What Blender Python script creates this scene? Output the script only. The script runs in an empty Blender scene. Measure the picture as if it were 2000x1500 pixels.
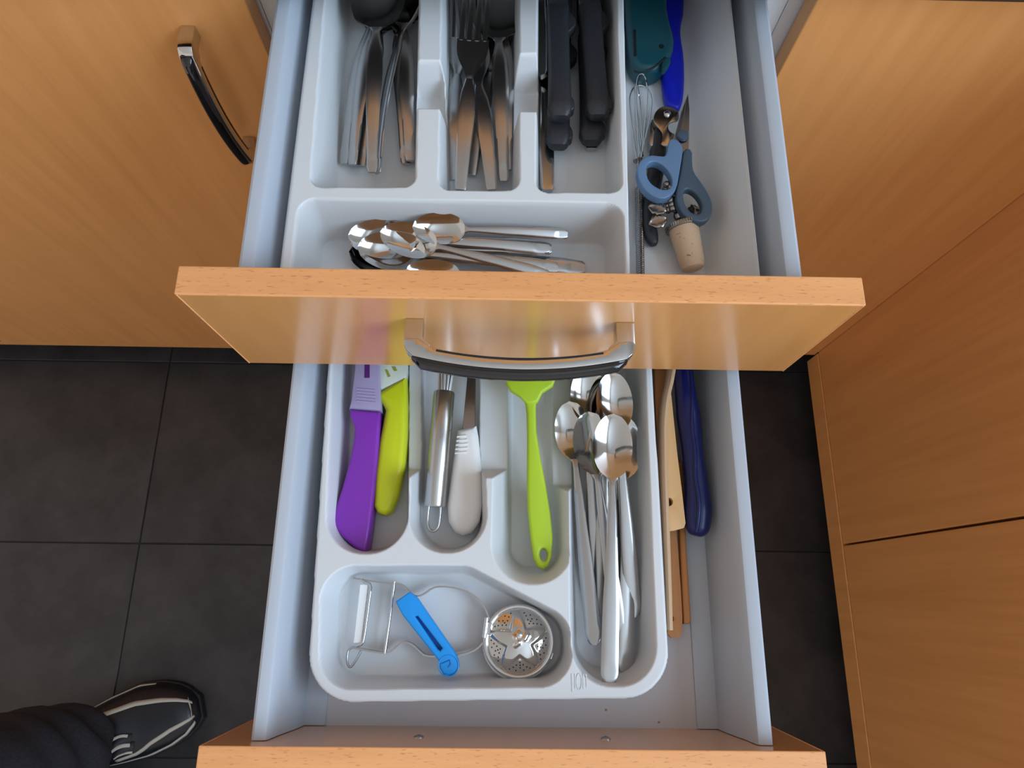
import bpy, bmesh, math, random
import numpy as np
from mathutils import Vector, Matrix

# ------------------------------------------------------------------ camera, world, light, exposure
SC = bpy.context.scene
COL = SC.collection
random.seed(7)

cam_data = bpy.data.cameras.new('camera')
cam_data.sensor_fit = 'HORIZONTAL'
cam_data.sensor_width = 36.0
cam_data.lens = 36.0 * 1340.57 / 2000.0
cam_data.clip_start = 0.01
cam = bpy.data.objects.new('camera', cam_data)
COL.objects.link(cam)
cam.matrix_world = Matrix(((0.9998, -0.0151, -0.0110, -0.0093),
                           (0.0112, 0.9548, -0.2969, -0.1631),
                           (0.0150, 0.2968, 0.9548, 1.2210),
                           (0, 0, 0, 1)))
SC.camera = cam

world = bpy.data.worlds.new('world')
SC.world = world
world.use_nodes = True
world.node_tree.nodes['Background'].inputs[0].default_value = (1.0, 0.93, 0.86, 1)
world.node_tree.nodes['Background'].inputs[1].default_value = 0.80

def area_light(name, loc, target, sx, sy, power, color):
    d = bpy.data.lights.new(name, 'AREA')
    d.shape = 'RECTANGLE'; d.size = sx; d.size_y = sy; d.energy = power; d.color = color
    o = bpy.data.objects.new(name, d); COL.objects.link(o)
    o.location = loc
    o.rotation_euler = (Vector(target) - Vector(loc)).to_track_quat('-Z', 'Y').to_euler()
    return o

# daylight through the kitchen window, to the right of and behind the photographer
area_light('window_daylight', (1.27, -0.81, 1.69), (0.0, -0.81, 1.30), 1.36, 1.2, 45.0, (0.58, 0.78, 1.0))

vs = SC.view_settings
vs.view_transform = 'Standard'
vs.look = 'None'
vs.gamma = 1.0
vs.use_curve_mapping = False
vs.exposure = -0.10

# ------------------------------------------------------------------ materials
def mat(name, color, rough=0.5, metal=0.0, spec=0.5, coat=0.0, trans=0.0, ior=1.45, coat_rough=0.05):
    m = bpy.data.materials.new(name)
    m.use_nodes = True
    b = m.node_tree.nodes['Principled BSDF']
    b.inputs['Base Color'].default_value = (*color, 1)
    b.inputs['Roughness'].default_value = rough
    b.inputs['Metallic'].default_value = metal
    b.inputs['Specular IOR Level'].default_value = spec
    b.inputs['Coat Weight'].default_value = coat
    b.inputs['Coat Roughness'].default_value = coat_rough
    b.inputs['Transmission Weight'].default_value = trans
    b.inputs['IOR'].default_value = ior
    return m

def bsdf(m):
    return m.node_tree.nodes['Principled BSDF']

def noise_color(m, c1, c2, scale=(10, 10, 10), detail=4, lo=0.35, hi=0.65, bump=0.0, rough=0.6):
    nt = m.node_tree
    tc = nt.nodes.new('ShaderNodeTexCoord')
    mp = nt.nodes.new('ShaderNodeMapping'); mp.inputs['Scale'].default_value = scale
    nz = nt.nodes.new('ShaderNodeTexNoise'); nz.inputs['Scale'].default_value = 1.0
    nz.inputs['Detail'].default_value = detail; nz.inputs['Roughness'].default_value = rough
    cr = nt.nodes.new('ShaderNodeValToRGB')
    cr.color_ramp.elements[0].position = lo; cr.color_ramp.elements[0].color = (*c1, 1)
    cr.color_ramp.elements[1].position = hi; cr.color_ramp.elements[1].color = (*c2, 1)
    nt.links.new(tc.outputs['Object'], mp.inputs['Vector'])
    nt.links.new(mp.outputs['Vector'], nz.inputs['Vector'])
    nt.links.new(nz.outputs['Fac'], cr.inputs['Fac'])
    nt.links.new(cr.outputs['Color'], bsdf(m).inputs['Base Color'])
    if bump:
        bp = nt.nodes.new('ShaderNodeBump'); bp.inputs['Strength'].default_value = bump
        bp.inputs['Distance'].default_value = 0.001
        nt.links.new(nz.outputs['Fac'], bp.inputs['Height'])
        nt.links.new(bp.outputs['Normal'], bsdf(m).inputs['Normal'])
    return cr, nz, mp

def wood(name, c1, c2, scale, rough=0.35, coat=0.0, fleck=None, fleck_scale=None, coat_rough=0.2):
    m = mat(name, c1, rough, coat=coat, coat_rough=coat_rough)
    cr, nz, mp = noise_color(m, c1, c2, scale, 6, 0.3, 0.7)
    if fleck:
        nt = m.node_tree
        mp2 = nt.nodes.new('ShaderNodeMapping'); mp2.inputs['Scale'].default_value = fleck_scale
        n2 = nt.nodes.new('ShaderNodeTexNoise'); n2.inputs['Scale'].default_value = 1; n2.inputs['Detail'].default_value = 1
        r2 = nt.nodes.new('ShaderNodeValToRGB')
        r2.color_ramp.elements[0].position = 0.62; r2.color_ramp.elements[0].color = (0, 0, 0, 1)
        r2.color_ramp.elements[1].position = 0.72; r2.color_ramp.elements[1].color = (0.6, 0.6, 0.6, 1)
        mx = nt.nodes.new('ShaderNodeMixRGB'); mx.inputs['Color2'].default_value = (*fleck, 1)
        tc = [n for n in nt.nodes if n.type == 'TEX_COORD'][0]
        nt.links.new(tc.outputs['Object'], mp2.inputs['Vector'])
        nt.links.new(mp2.outputs['Vector'], n2.inputs['Vector'])
        nt.links.new(n2.outputs['Fac'], r2.inputs['Fac'])
        nt.links.new(r2.outputs['Color'], mx.inputs['Fac'])
        nt.links.new(cr.outputs['Color'], mx.inputs['Color1'])
        nt.links.new(mx.outputs['Color'], bsdf(m).inputs['Base Color'])
    return m

M = {}
M['beech_v'] = wood('beech_veneer_upright_grain', (0.74, 0.322, 0.098), (0.85, 0.390, 0.132), (55, 55, 2.6), 0.38, 0.25)
M['beech_front'] = wood('beech_veneer_drawer_front', (0.66, 0.300, 0.090), (0.74, 0.350, 0.118), (45, 45, 3.0), 0.32, 1.0, coat_rough=0.17)
M['beech_edge'] = wood('beech_edge_band', (0.76, 0.335, 0.125), (0.88, 0.41, 0.165), (9, 90, 90), 0.45, 0.0, (0.45, 0.19, 0.07), (150, 900, 900))
M['carcass'] = mat('white_melamine', (0.72, 0.72, 0.71), 0.5)
M['board'] = mat('pale_grey_drawer_base', (0.56, 0.53, 0.54), 0.55)
M['rail'] = mat('grey_powder_coated_metal', (0.46, 0.50, 0.56), 0.38)
M['tray'] = mat('white_moulded_plastic', (0.70, 0.715, 0.725), 0.42)
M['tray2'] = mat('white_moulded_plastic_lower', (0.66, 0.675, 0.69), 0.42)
M['steel'] = mat('polished_steel', (0.50, 0.49, 0.48), 0.15, 1.0)
M['steel_soft'] = mat('satin_steel', (0.47, 0.46, 0.455), 0.25, 1.0)
M['steel_bright'] = mat('bright_steel', (0.58, 0.58, 0.58), 0.10, 1.0)
M['steel_tube'] = mat('brushed_steel_tube', (0.50, 0.485, 0.47), 0.26, 1.0)
M['blade'] = mat('dark_blade_steel', (0.34, 0.34, 0.36), 0.22, 1.0)
M['chrome'] = mat('chrome', (0.62, 0.61, 0.60), 0.07, 1.0)
M['gloss_black'] = mat('gloss_black_inlay', (0.006, 0.006, 0.008), 0.08, 0.0, 0.5, 0.6)
M['black_plastic'] = mat('black_plastic', (0.022, 0.023, 0.027), 0.45)
noise_color(M['black_plastic'], (0.019, 0.02, 0.024), (0.028, 0.029, 0.034), (900, 900, 900), 2, bump=0.15)
M['black_soft'] = mat('matt_black_plastic', (0.012, 0.012, 0.014), 0.4)
M['paint'] = mat('white_wall_paint', (0.86, 0.85, 0.82), 0.8)
M['tile'] = mat('anthracite_floor_tile', (0.045, 0.042, 0.043), 0.42)
cr, nz, mp = noise_color(M['tile'], (0.015, 0.0138, 0.0145), (0.070, 0.064, 0.066), (8, 8, 8), 9, 0.28, 0.80, 0.06, 0.68)
M['grout'] = mat('dark_grout', (0.02, 0.019, 0.02), 0.8)
M['worktop'] = mat('dark_worktop', (0.05, 0.035, 0.028), 0.4)
M['purple'] = mat('purple_plastic', (0.22, 0.03, 0.42), 0.36)
M['lilac'] = mat('translucent_lilac_plastic', (0.50, 0.42, 0.66), 0.3, trans=0.25)
M['purple_dark'] = mat('dark_purple_steel', (0.10, 0.02, 0.16), 0.35)
M['lime'] = mat('yellow_green_plastic', (0.56, 0.62, 0.012), 0.36)
M['lime_sheath'] = mat('pale_green_sheath', (0.66, 0.70, 0.60), 0.35, trans=0.1)
M['olive'] = mat('olive_slot', (0.30, 0.33, 0.05), 0.5)
M['silicone'] = mat('lime_silicone', (0.42, 0.60, 0.025), 0.42)
M['white_plastic'] = mat('white_plastic', (0.82, 0.81, 0.79), 0.4)
M['teal'] = mat('dark_teal_plastic', (0.008, 0.06, 0.075), 0.32)
M['black_slot'] = mat('black_slot', (0.004, 0.008, 0.01), 0.6)
M['royal'] = mat('royal_blue_plastic', (0.008, 0.016, 0.50), 0.38)
M['navy_handle'] = mat('deep_blue_plastic', (0.003, 0.008, 0.085), 0.28)
M['sky'] = mat('sky_blue_plastic', (0.01, 0.30, 0.80), 0.4)
M['sky_dark'] = mat('darker_blue_slot', (0.006, 0.12, 0.42), 0.5)
M['scissor_light'] = mat('slate_blue_plastic', (0.115, 0.20, 0.33), 0.4)
M['scissor_dark'] = mat('dark_slate_plastic', (0.055, 0.085, 0.12), 0.42)
M['nickel'] = mat('warm_nickel', (0.52, 0.44, 0.34), 0.2, 1.0)
M['pewter'] = mat('antique_pewter', (0.34, 0.30, 0.27), 0.26, 1.0)
M['cork'] = mat('cork', (0.60, 0.40, 0.25), 0.85)
cr, nz, mp = noise_color(M['cork'], (0.16, 0.08, 0.04), (0.62, 0.43, 0.28), (260, 260, 120), 3, 0.27, 0.36, 0.2)
M['bamboo'] = wood('light_beech_utensil', (0.62, 0.36, 0.15), (0.72, 0.45, 0.21), (60, 6, 60), 0.55)
M['brown_wood'] = wood('brown_wood_utensil', (0.42, 0.17, 0.05), (0.52, 0.23, 0.08), (90, 7, 60), 0.55)
M['pale_wood'] = wood('pale_wood_utensil', (0.52, 0.33, 0.19), (0.62, 0.42, 0.26), (90, 7, 60), 0.6)
M['hole_dark'] = mat('dark_perforation', (0.012, 0.011, 0.011), 0.7)
M['trousers'] = mat('charcoal_cloth', (0.022, 0.021, 0.027), 0.9)
noise_color(M['trousers'], (0.017, 0.016, 0.021), (0.028, 0.027, 0.034), (300, 300, 300), 4, bump=0.3)
M['leather'] = mat('navy_black_leather', (0.008, 0.009, 0.014), 0.35)
M['cream'] = mat('cream_leather_trim', (0.50, 0.46, 0.40), 0.5)
M['rubber'] = mat('black_rubber', (0.01, 0.01, 0.011), 0.7)

# ------------------------------------------------------------------ helpers
def tag(o, label=None, cat=None, group=None, kind=None):
    if label: o['label'] = label
    if cat: o['category'] = cat
    if group: o['group'] = group
    if kind: o['kind'] = kind
    return o

def thing(name, label, cat, loc, group=None):
    o = bpy.data.objects.new(name, None)
    COL.objects.link(o)
    o.empty_display_size = 0.02
    o.location = loc
    return tag(o, label, cat, group)

def wloc(o):
    v = Vector((0, 0, 0))
    while o is not None:
        v = v + Vector(o.location); o = o.parent
    return v

def link(name, me, material, parent=None, origin=None, label=None):
    """mesh given in world coordinates -> object whose origin is the parent's (or `origin`)"""
    o = bpy.data.objects.new(name, me)
    base = wloc(parent) if parent is not None else Vector(origin or (0, 0, 0))
    if base.length > 0: me.transform(Matrix.Translation(-base))
    if parent is not None: o.parent = parent
    else: o.location = base
    COL.objects.link(o)
    if material is not None and len(me.materials) == 0: me.materials.append(material)
    if label: o['label'] = label
    return o

def mesh(name, verts, faces, smooth=True):
    me = bpy.data.meshes.new(name)
    me.from_pydata([tuple(v) for v in verts], [], faces)
    if smooth: me.polygons.foreach_set('use_smooth', [True] * len(me.polygons))
    me.update()
    return me

def sharpen(me, deg=35):
    try: me.set_sharp_from_angle(angle=math.radians(deg))
    except Exception: pass
    return me

def fix(me):
    bm = bmesh.new(); bm.from_mesh(me)
    bmesh.ops.recalc_face_normals(bm, faces=bm.faces)
    bm.to_mesh(me); bm.free(); me.update()
    return me

def box_me(name, x0, x1, y0, y1, z0, z1, bevel=0.0, seg=2):
    bm = bmesh.new()
    bmesh.ops.create_cube(bm, size=1)
    for v in bm.verts:
        v.co = Vector((x0 + (v.co.x + .5) * (x1 - x0), y0 + (v.co.y + .5) * (y1 - y0), z0 + (v.co.z + .5) * (z1 - z0)))
    if bevel:
        bmesh.ops.bevel(bm, geom=list(bm.edges), offset=bevel, segments=seg, profile=0.5, affect='EDGES')
    me = bpy.data.meshes.new(name)
    bm.to_mesh(me); bm.free()
    me.polygons.foreach_set('use_smooth', [True] * len(me.polygons))
    return sharpen(me, 18)

def box(name, material, parent, x0, x1, y0, y1, z0, z1, bevel=0.0, seg=2, label=None):
    return link(name, box_me(name, x0, x1, y0, y1, z0, z1, bevel, seg), material, parent, label=label)

def prism(name, material, parent, pts, z0, z1, bevel=0.0, seg=3, z_slope=None, holes=(), label=None, smooth_pts=0, both=True):
    """an outline (x, y) given thickness z0..z1, its edges rounded; z_slope(x, y) is added to z"""
    pts = [Vector((p[0], p[1])) for p in pts]
    if smooth_pts: pts = chaikin(pts, smooth_pts)
    bm = bmesh.new()
    if holes:
        es = []
        for loop in [pts] + [[Vector(p) for p in h] for h in holes]:
            lv = [bm.verts.new((p[0], p[1], z0)) for p in loop]
            es += [bm.edges.new((lv[k], lv[(k + 1) % len(lv)])) for k in range(len(lv))]
        bmesh.ops.triangle_fill(bm, edges=es, use_beauty=True)
        r = bmesh.ops.extrude_face_region(bm, geom=list(bm.faces))
        for v in [v for v in r['geom'] if isinstance(v, bmesh.types.BMVert)]: v.co.z = z1
        bmesh.ops.recalc_face_normals(bm, faces=bm.faces)
        if bevel:
            rim = [e for e in bm.edges if len(e.link_faces) == 2 and abs(abs(e.link_faces[0].normal.z) - abs(e.link_faces[1].normal.z)) > .5]
            bmesh.ops.bevel(bm, geom=rim, offset=bevel, segments=seg, profile=0.5, affect='EDGES', clamp_overlap=True)
    else:
        vs_ = [bm.verts.new((p.x, p.y, z0)) for p in pts]
        f = bm.faces.new(vs_)
        r = bmesh.ops.extrude_face_region(bm, geom=[f])
        top = [v for v in r['geom'] if isinstance(v, bmesh.types.BMVert)]
        for v in top: v.co.z = z1
        bmesh.ops.recalc_face_normals(bm, faces=bm.faces)
        if bevel:
            es = [e for e in bm.edges if abs(e.verts[0].co.z - e.verts[1].co.z) < 1e-7 and (both or e.verts[0].co.z > (z0 + z1) / 2)]
            bmesh.ops.bevel(bm, geom=es, offset=bevel, segments=seg, profile=0.5, affect='EDGES', clamp_overlap=True)
    if z_slope:
        bmesh.ops.triangulate(bm, faces=[f for f in bm.faces if len(f.verts) > 4])
        for v in bm.verts: v.co.z += z_slope(v.co.x, v.co.y)
    me = bpy.data.meshes.new(name)
    bm.to_mesh(me); bm.free()
    me.polygons.foreach_set('use_smooth', [True] * len(me.polygons))
    sharpen(me, 40)
    return link(name, me, material, parent, label=label)

def chaikin(pts, n=1, closed=True):
    for _ in range(n):
        q = []
        L = len(pts)
        for i in range(L if closed else L - 1):
            a, b = pts[i], pts[(i + 1) % L]
            q += [a * .75 + b * .25, a * .25 + b * .75]
        if not closed: q = [pts[0]] + q + [pts[-1]]
        pts = q
    return pts

def circle(cx, cy, r, n=20, ry=None, rot=0.0):
    ry = r if ry is None else ry
    c, s = math.cos(rot), math.sin(rot)
    out = []
    for k in range(n):
        a = 2 * math.pi * k / n
        x, y = r * math.cos(a), ry * math.sin(a)
        out.append((cx + x * c - y * s, cy + x * s + y * c))
    return out

def sweep_me(name, path, section, closed=False, up=Vector((0, 0, 1)), scale=None, caps=True):
    """section: list of (u, v) offsets along side and up; path: 3-D points"""
    path = [Vector(p) for p in path]
    n, k = len(path), len(section)
    verts, faces = [], []
    prev = None
    for i, p in enumerate(path):
        a = path[(i - 1) % n] if (closed or i > 0) else path[i]
        b = path[(i + 1) % n] if (closed or i < n - 1) else path[i]
        t = (b - a).normalized()
        side = t.cross(up)
        if side.length < 1e-4: side = prev or t.orthogonal()
        side.normalize(); prev = side
        nu = side.cross(t).normalized()
        s = scale[i] if scale else 1.0
        su, sv = s if isinstance(s, tuple) else (s, s)
        for (u, v) in section: verts.append(p + side * u * su + nu * v * sv)
    for i in range(n if closed else n - 1):
        j = (i + 1) % n
        for q in range(k):
            r = (q + 1) % k
            faces.append((i * k + q, i * k + r, j * k + r, j * k + q))
    if not closed and caps:
        faces.append(tuple(range(k - 1, -1, -1)))
        faces.append(tuple((n - 1) * k + q for q in range(k)))
    return sharpen(fix(mesh(name, verts, faces)), 50)

def ring_section(ru, rv=None, n=10, power=2.0):
    rv = ru if rv is None else rv
    out = []
    for q in range(n):
        a = 2 * math.pi * (q + .5) / n
        c, s = math.cos(a), math.sin(a)
        out.append((ru * math.copysign(abs(c) ** (2 / power), c), rv * math.copysign(abs(s) ** (2 / power), s)))
    return out

def tube(name, material, parent, path, r, n=8, closed=False, smooth=0, scale=None, rv=None, power=2.0, label=None):
    pts = [Vector(p) for p in path]
    if smooth: pts = chaikin(pts, smooth, closed)
    if scale and len(scale) != len(pts):
        m_ = len(scale); sc = []
        for i in range(len(pts)):
            f = i / (len(pts) - 1) * (m_ - 1); a = min(int(f), m_ - 2); w = f - a
            s0, s1 = scale[a], scale[a + 1]
            if isinstance(s0, tuple): sc.append((s0[0] * (1 - w) + s1[0] * w, s0[1] * (1 - w) + s1[1] * w))
            else: sc.append(s0 * (1 - w) + s1 * w)
        scale = sc
    return link(name, sweep_me(name, pts, ring_section(r, rv, n, power), closed, scale=scale), material, parent, label=label)

def lathe_me(name, prof, n=24, axis_a=None, axis_b=None):
    """profile (r, h) turned about the axis from a to b"""
    verts, faces = [], []
    for (r, h) in prof:
        for k in range(n):
            a = 2 * math.pi * k / n
            verts.append(Vector((r * math.cos(a), r * math.sin(a), h)))
    m_ = len(prof)
    for i in range(m_ - 1):
        for k in range(n):
            l = (k + 1) % n
            faces.append((i * n + k, i * n + l, (i + 1) * n + l, (i + 1) * n + k))
    faces.append(tuple(range(n - 1, -1, -1))); faces.append(tuple((m_ - 1) * n + k for k in range(n)))
    if axis_a is not None:
        a, b = Vector(axis_a), Vector(axis_b)
        R = Vector((0, 0, 1)).rotation_difference((b - a).normalized()).to_matrix()
        verts = [a + R @ v for v in verts]
    return sharpen(fix(mesh(name, verts, faces)), 40)

def clone(src, location=None, matrix=None, label=None):
    """a thing together with copies of its parts and their sub-parts"""
    def rec(o, par):
        c = o.copy(); COL.objects.link(c)
        if par is not None: c.parent = par
        for ch in list(o.children): rec(ch, c)
        return c
    r = rec(src, None)
    if matrix is not None: r.matrix_world = matrix
    if location is not None: r.location = location
    if label: r['label'] = label
    return r

def lie(end, aim, roll=0.0, s=1.0, flip=False):
    """matrix that lays a prototype (handle end at its origin, pointing along +Y) from `end` towards `aim`"""
    e, a = Vector(end), Vector(aim)
    y = (a - e).normalized()
    x = y.cross(Vector((0, 0, 1))).normalized()
    z = x.cross(y)
    R = Matrix((x, y, z)).transposed().to_4x4()
    return Matrix.Translation(e) @ R @ Matrix.Rotation(math.radians(roll) + (math.pi if flip else 0), 4, 'Y') @ Matrix.Scale(s, 4)

# ------------------------------------------------------------------ setting: floor
GX, GY, TS = -0.634, 0.249, 0.33
floor = link('floor', box_me('floor', -1.62, 1.37, -1.40, 0.58, -0.03, -0.0015), M['grout'], None, (0, 0, -0.0015))
tag(floor, 'anthracite stone-look floor tiles with thin dark joints', kind='structure')
tile_src = box_me('tile', -TS / 2 + .0011, TS / 2 - .0011, -TS / 2 + .0011, TS / 2 - .0011, -0.008, 0.0, 0.0007, 1)
tile_src.materials.append(M['tile'])
for i in range(-3, 6):
    for j in range(-1, 5):
        t = bpy.data.objects.new('tile', tile_src)
        t.parent = floor
        t.location = (GX + (i + .5) * TS, GY - (j + .5) * TS + 0.0, 0.0015 + random.uniform(-.0002, .0002))
        COL.objects.link(t)

# room shell around the corner (out of the frame, seen only in reflections and as bounced light)
def structure(name, me, material, label):
    return tag(link(name, me, material, None, (0, 0, 0)), label, kind='structure')
structure('ceiling', box_me('ceiling', -2.2, 1.30, -2.6, 0.90, 2.50, 2.56), M['paint'], 'white ceiling')
structure('wall_back', box_me('wall_back', -2.2, 1.30, 0.86, 0.92, 0.0, 2.50), M['paint'], 'white wall behind the cabinets')
bm_ = bmesh.new()
for (y0, y1, z0, z1) in ((-2.6, 0.86, 0.0, 1.08), (-2.6, 0.86, 2.30, 2.50), (-2.6, -1.50, 1.08, 2.30), (-0.12, 0.86, 1.08, 2.30)):
    m_ = box_me('tmp', 1.145, 1.245, y0, y1, z0, z1); bm_.from_mesh(m_); bpy.data.meshes.remove(m_)
m_ = bpy.data.meshes.new('wall_right'); bm_.to_mesh(m_); bm_.free()
structure('wall_right', m_, M['paint'], 'white wall with the window opening above the right-hand worktop')

# ------------------------------------------------------------------ cabinets
YF = 0.2495          # plane of the closed fronts
ZT = 0.86            # top of the fronts
def bow_handle(parent, p0, p1, out, across, prefix=''):
    """bow handle between two feet p0, p1 on a front whose outward normal is `out`; `across` is the
    direction of the bar's width"""
    p0, p1, out, across = Vector(p0), Vector(p1), Vector(out), Vector(across)
    along = (p1 - p0).normalized(); L = (p1 - p0).length
    hw = 0.0056
    N = 25
    def bow(t): return 0.0215 + 0.0090 * (1 - (2 * t - 1) ** 2)
    # chrome body: outer path leaves the front, bends and bows over to the other foot
    inner, outer = [], []
    ft = 0.0115
    pts_o = [(0.0, 0.0), (0.0, 0.017), (0.0015, 0.0205)]
    pts_i = [(ft, 0.0), (ft, 0.0125), (ft + .0045, 0.0165)]
    for k in range(N):
        t = 0.04 + 0.92 * k / (N - 1)
        pts_o.append((t * L, bow(t) + 0.0015))
        pts_i.append((ft + .0045 + (L - 2 * ft - .009) * k / (N - 1), bow(t) - 0.0050))
    pts_o += [(L - a, b) for a, b in reversed(pts_o[:3])]
    pts_i += [(L - a, b) for a, b in reversed(pts_i[:3])]
    verts, faces = [], []
    for (a, b), (c, d) in zip(pts_o, pts_i):
        for s in (-1, 1):
            verts.append(p0 + along * a + out * b + across * hw * s)
            verts.append(p0 + along * c + out * d + across * hw * s)
    n = len(pts_o)
    for i in range(n - 1):
        q, r = i * 4, i * 4 + 4
        faces += [(q, q + 2, r + 2, r), (q + 1, r + 1, r + 3, q + 3), (q, r, r + 1, q + 1), (q + 2, q + 3, r + 3, r + 2)]
    faces += [(0, 1, 3, 2), ((n - 1) * 4, (n - 1) * 4 + 2, (n - 1) * 4 + 3, (n - 1) * 4 + 1)]
    me = fix(mesh('handle', verts, faces))
    bm = bmesh.new(); bm.from_mesh(me)
    es = [e for e in bm.edges if e.calc_face_angle(0) > 0.9]
    bmesh.ops.bevel(bm, geom=es, offset=0.0008, segments=2, profile=0.5, affect='EDGES')
    bm.to_mesh(me); bm.free()
    me.polygons.foreach_set('use_smooth', [True] * len(me.polygons)); sharpen(me, 40)
    h = link('handle', me, M['chrome'], parent, label='chrome bow handle')
    # gloss black inlay along the face of the bow, gently domed
    verts, faces = [], []
    prof = [(-.0047, 0.0), (-.0044, .0026), (-.0024, .0048), (0, .0056), (.0024, .0048), (.0044, .0026), (.0047, 0.0)]
    for k in range(N):
        t = 0.035 + 0.93 * k / (N - 1)
        for (u, v) in prof:
            verts.append(p0 + along * (t * L) + out * (bow(t) + 0.0016 + v * (1 if 0 < k < N - 1 else .3)) + across * u)
    m_ = len(prof)
    for k in range(N - 1):
        for q in range(m_ - 1):
            faces.append((k * m_ + q, k * m_ + q + 1, (k + 1) * m_ + q + 1, (k + 1) * m_ + q))
    faces += [tuple(range(m_)), tuple((N - 1) * m_ + q for q in range(m_))]
    for k in range(N - 1): faces.append((k * m_, (k + 1) * m_, (k + 1) * m_ + m_ - 1, k * m_ + m_ - 1))
    link('handle_inlay', fix(mesh('handle_inlay', verts, faces)), M['gloss_black'], parent, label='gloss black inlay on the bow of the handle')
    path = []
    for k in range(N):
        t = 0.14 + 0.72 * k / (N - 1)
        path.append(p0 + along * (t * L) + out * (bow(t) - 0.0052))
    sec = [(-.0006, -.0059), (.0006, -.0059), (.0006, .0059), (-.0006, .0059)]
    link('handle_lining', sweep_me('handle_lining', path, sec, up=across), M['gloss_black'], parent, label='black lining on the inner side of the handle')
    return h

def carcass(parent, x0, x1, y0, y1, z0, z1, th=0.016):
    for nm, a in (('side_panel', (x0, x0 + th, y0, y1, z0, z1)), ('side_panel', (x1 - th, x1, y0, y1, z0, z1)),
                  ('base_panel', (x0 + th, x1 - th, y0, y1, z0, z0 + th)), ('back_panel', (x0 + th, x1 - th, y1 - .006, y1, z0 + th, z1)),
                  ('top_rail', (x0 + th, x1 - th, y0, y0 + .1, z1 - th, z1))):
        box(nm, M['carcass'], parent, *a, 0.0006, 1)

# left cabinet: door with an upright bow handle
left = thing('base_cabinet', 'beech cabinet with upright black and chrome handle, left of the drawers', 'cabinet', (-0.50, YF + .02, 0.09))
carcass(left, -0.880, -0.2005, YF + .0045 + .0145, YF + .56, 0.091, 0.858)
ld = box('door', M['beech_v'], left, -0.8795, -0.2025, YF, YF + .018, 0.0925, ZT, 0.0012, 2)
hz = 0.8000
bow_handle(ld, (-0.2542, YF, hz), (-0.2542, YF, hz - .1430), (0, -1, 0), (1, 0, 0))

far = thing('base_cabinet', 'beech cabinet beyond the left door, only its corner in view', 'cabinet', (-1.1, YF + .02, 0.09))
carcass(far, -1.480, -0.8815, YF + .019, YF + .56, 0.091, 0.858)
box('door', M['beech_v'], far, -1.480, -0.8825, YF, YF + .018, 0.0925, ZT, 0.0012, 2)

# right corner cabinet, at right angles to the run on the right
corner = thing('corner_cabinet', 'beech corner cabinet front facing the camera, right of the drawers', 'cabinet', (0.37, YF + .02, 0.09))
carcass(corner, 0.2005, 0.5320, YF + .019, YF + .56, 0.091, 0.858)
box('door', M['beech_v'], corner, 0.2115, 0.5352, YF, YF + .018, 0.0925, ZT - .002, 0.0012, 2)
XR = 0.5360
DOORS = [(-0.0755, YF + .0180), (-0.3985, -0.0785), (-1.30, -0.4015)]
labs = ['beech side cabinet door between the inside corner and the single upright gap',
        'beech side cabinet door in the lower right, nearer the camera than the upright gap',
        'beech side cabinet at the far near end of the right-hand run']
for (a, b), lb in list(zip(DOORS, labs))[:2]:
    c = thing('side_cabinet', lb, 'cabinet', (XR + .02, (a + b) / 2, 0.09))
    carcass(c, XR + .0185, XR + .58, a, b, 0.091, 0.858)
    box('door', M['beech_v'], c, XR, XR + .018, a, b, 0.1045, ZT - .002, 0.0012, 2)
trim = link('trim_1', box_me('trim_1', XR - .001, XR + .0165, -1.30, YF - .0005, 0.0600, 0.1030, .001, 1), M['beech_v'], None, (XR, -.5, .06))
tag(trim, 'narrow beech strip under the right-hand cabinet doors', kind='structure')
trim = link('trim_2', box_me('trim_2', -1.48, -0.2025, YF + .001, YF + .0165, 0.078, 0.0915, .001, 1), M['beech_v'], None, (-.5, YF, .078))
tag(trim, 'narrow beech strip under the left cabinet door', kind='structure')
pl = link('baseboard_back', box_me('baseboard_back', -1.48, 0.60, YF + .055, YF + .070, 0.0, 0.0775), M['black_soft'], None, (0, YF + .06, 0))
tag(pl, 'dark recessed plinth under the cabinets', kind='structure')
pl = link('baseboard_right', box_me('baseboard_right', XR + .050, XR + .065, -1.30, YF + .05, 0.0, 0.0595), M['black_soft'], None, (XR + .06, -.5, 0))
tag(pl, 'dark recessed plinth under the right-hand cabinets', kind='structure')

# wall cabinets above the worktop
for (a, b, lb) in ((-0.90, -0.203, 'beech wall cabinet above the left cabinet'), (-0.197, 0.532, 'beech wall cabinet above the drawers')):
    c = thing('wall_cabinet', lb, 'cabinet', ((a + b) / 2, 0.68, 1.42))
    carcass(c, a, b, 0.545, 0.855, 1.42, 2.14)
    box('door', M['beech_v'], c, a + .001, b - .001, 0.526, 0.544, 1.42, 2.14, 0.0012, 2)

# worktop over both runs
wt = thing('worktop', 'dark worktop edge over the cabinets at the top right', 'worktop', (0, YF + .3, 0.862))
prism('slab', M['worktop'], wt, [(-1.48, YF - .033), (XR - .033, YF - .033), (XR - .033, -1.30), (XR + .60, -1.30), (XR + .60, YF + .60), (-1.48, YF + .60)], 0.8665, 0.9050, 0.002, 2)

# ------------------------------------------------------------------ the drawer unit
PT = 0.0175          # thickness of a front
unit = thing('drawer_cabinet', 'white drawer cabinet with two open beech-fronted drawers', 'cabinet', (0, YF + .02, 0.09))
carcass(unit, -0.2000, 0.2000, YF + .0190, YF + .56, 0.091, 0.858)

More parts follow.
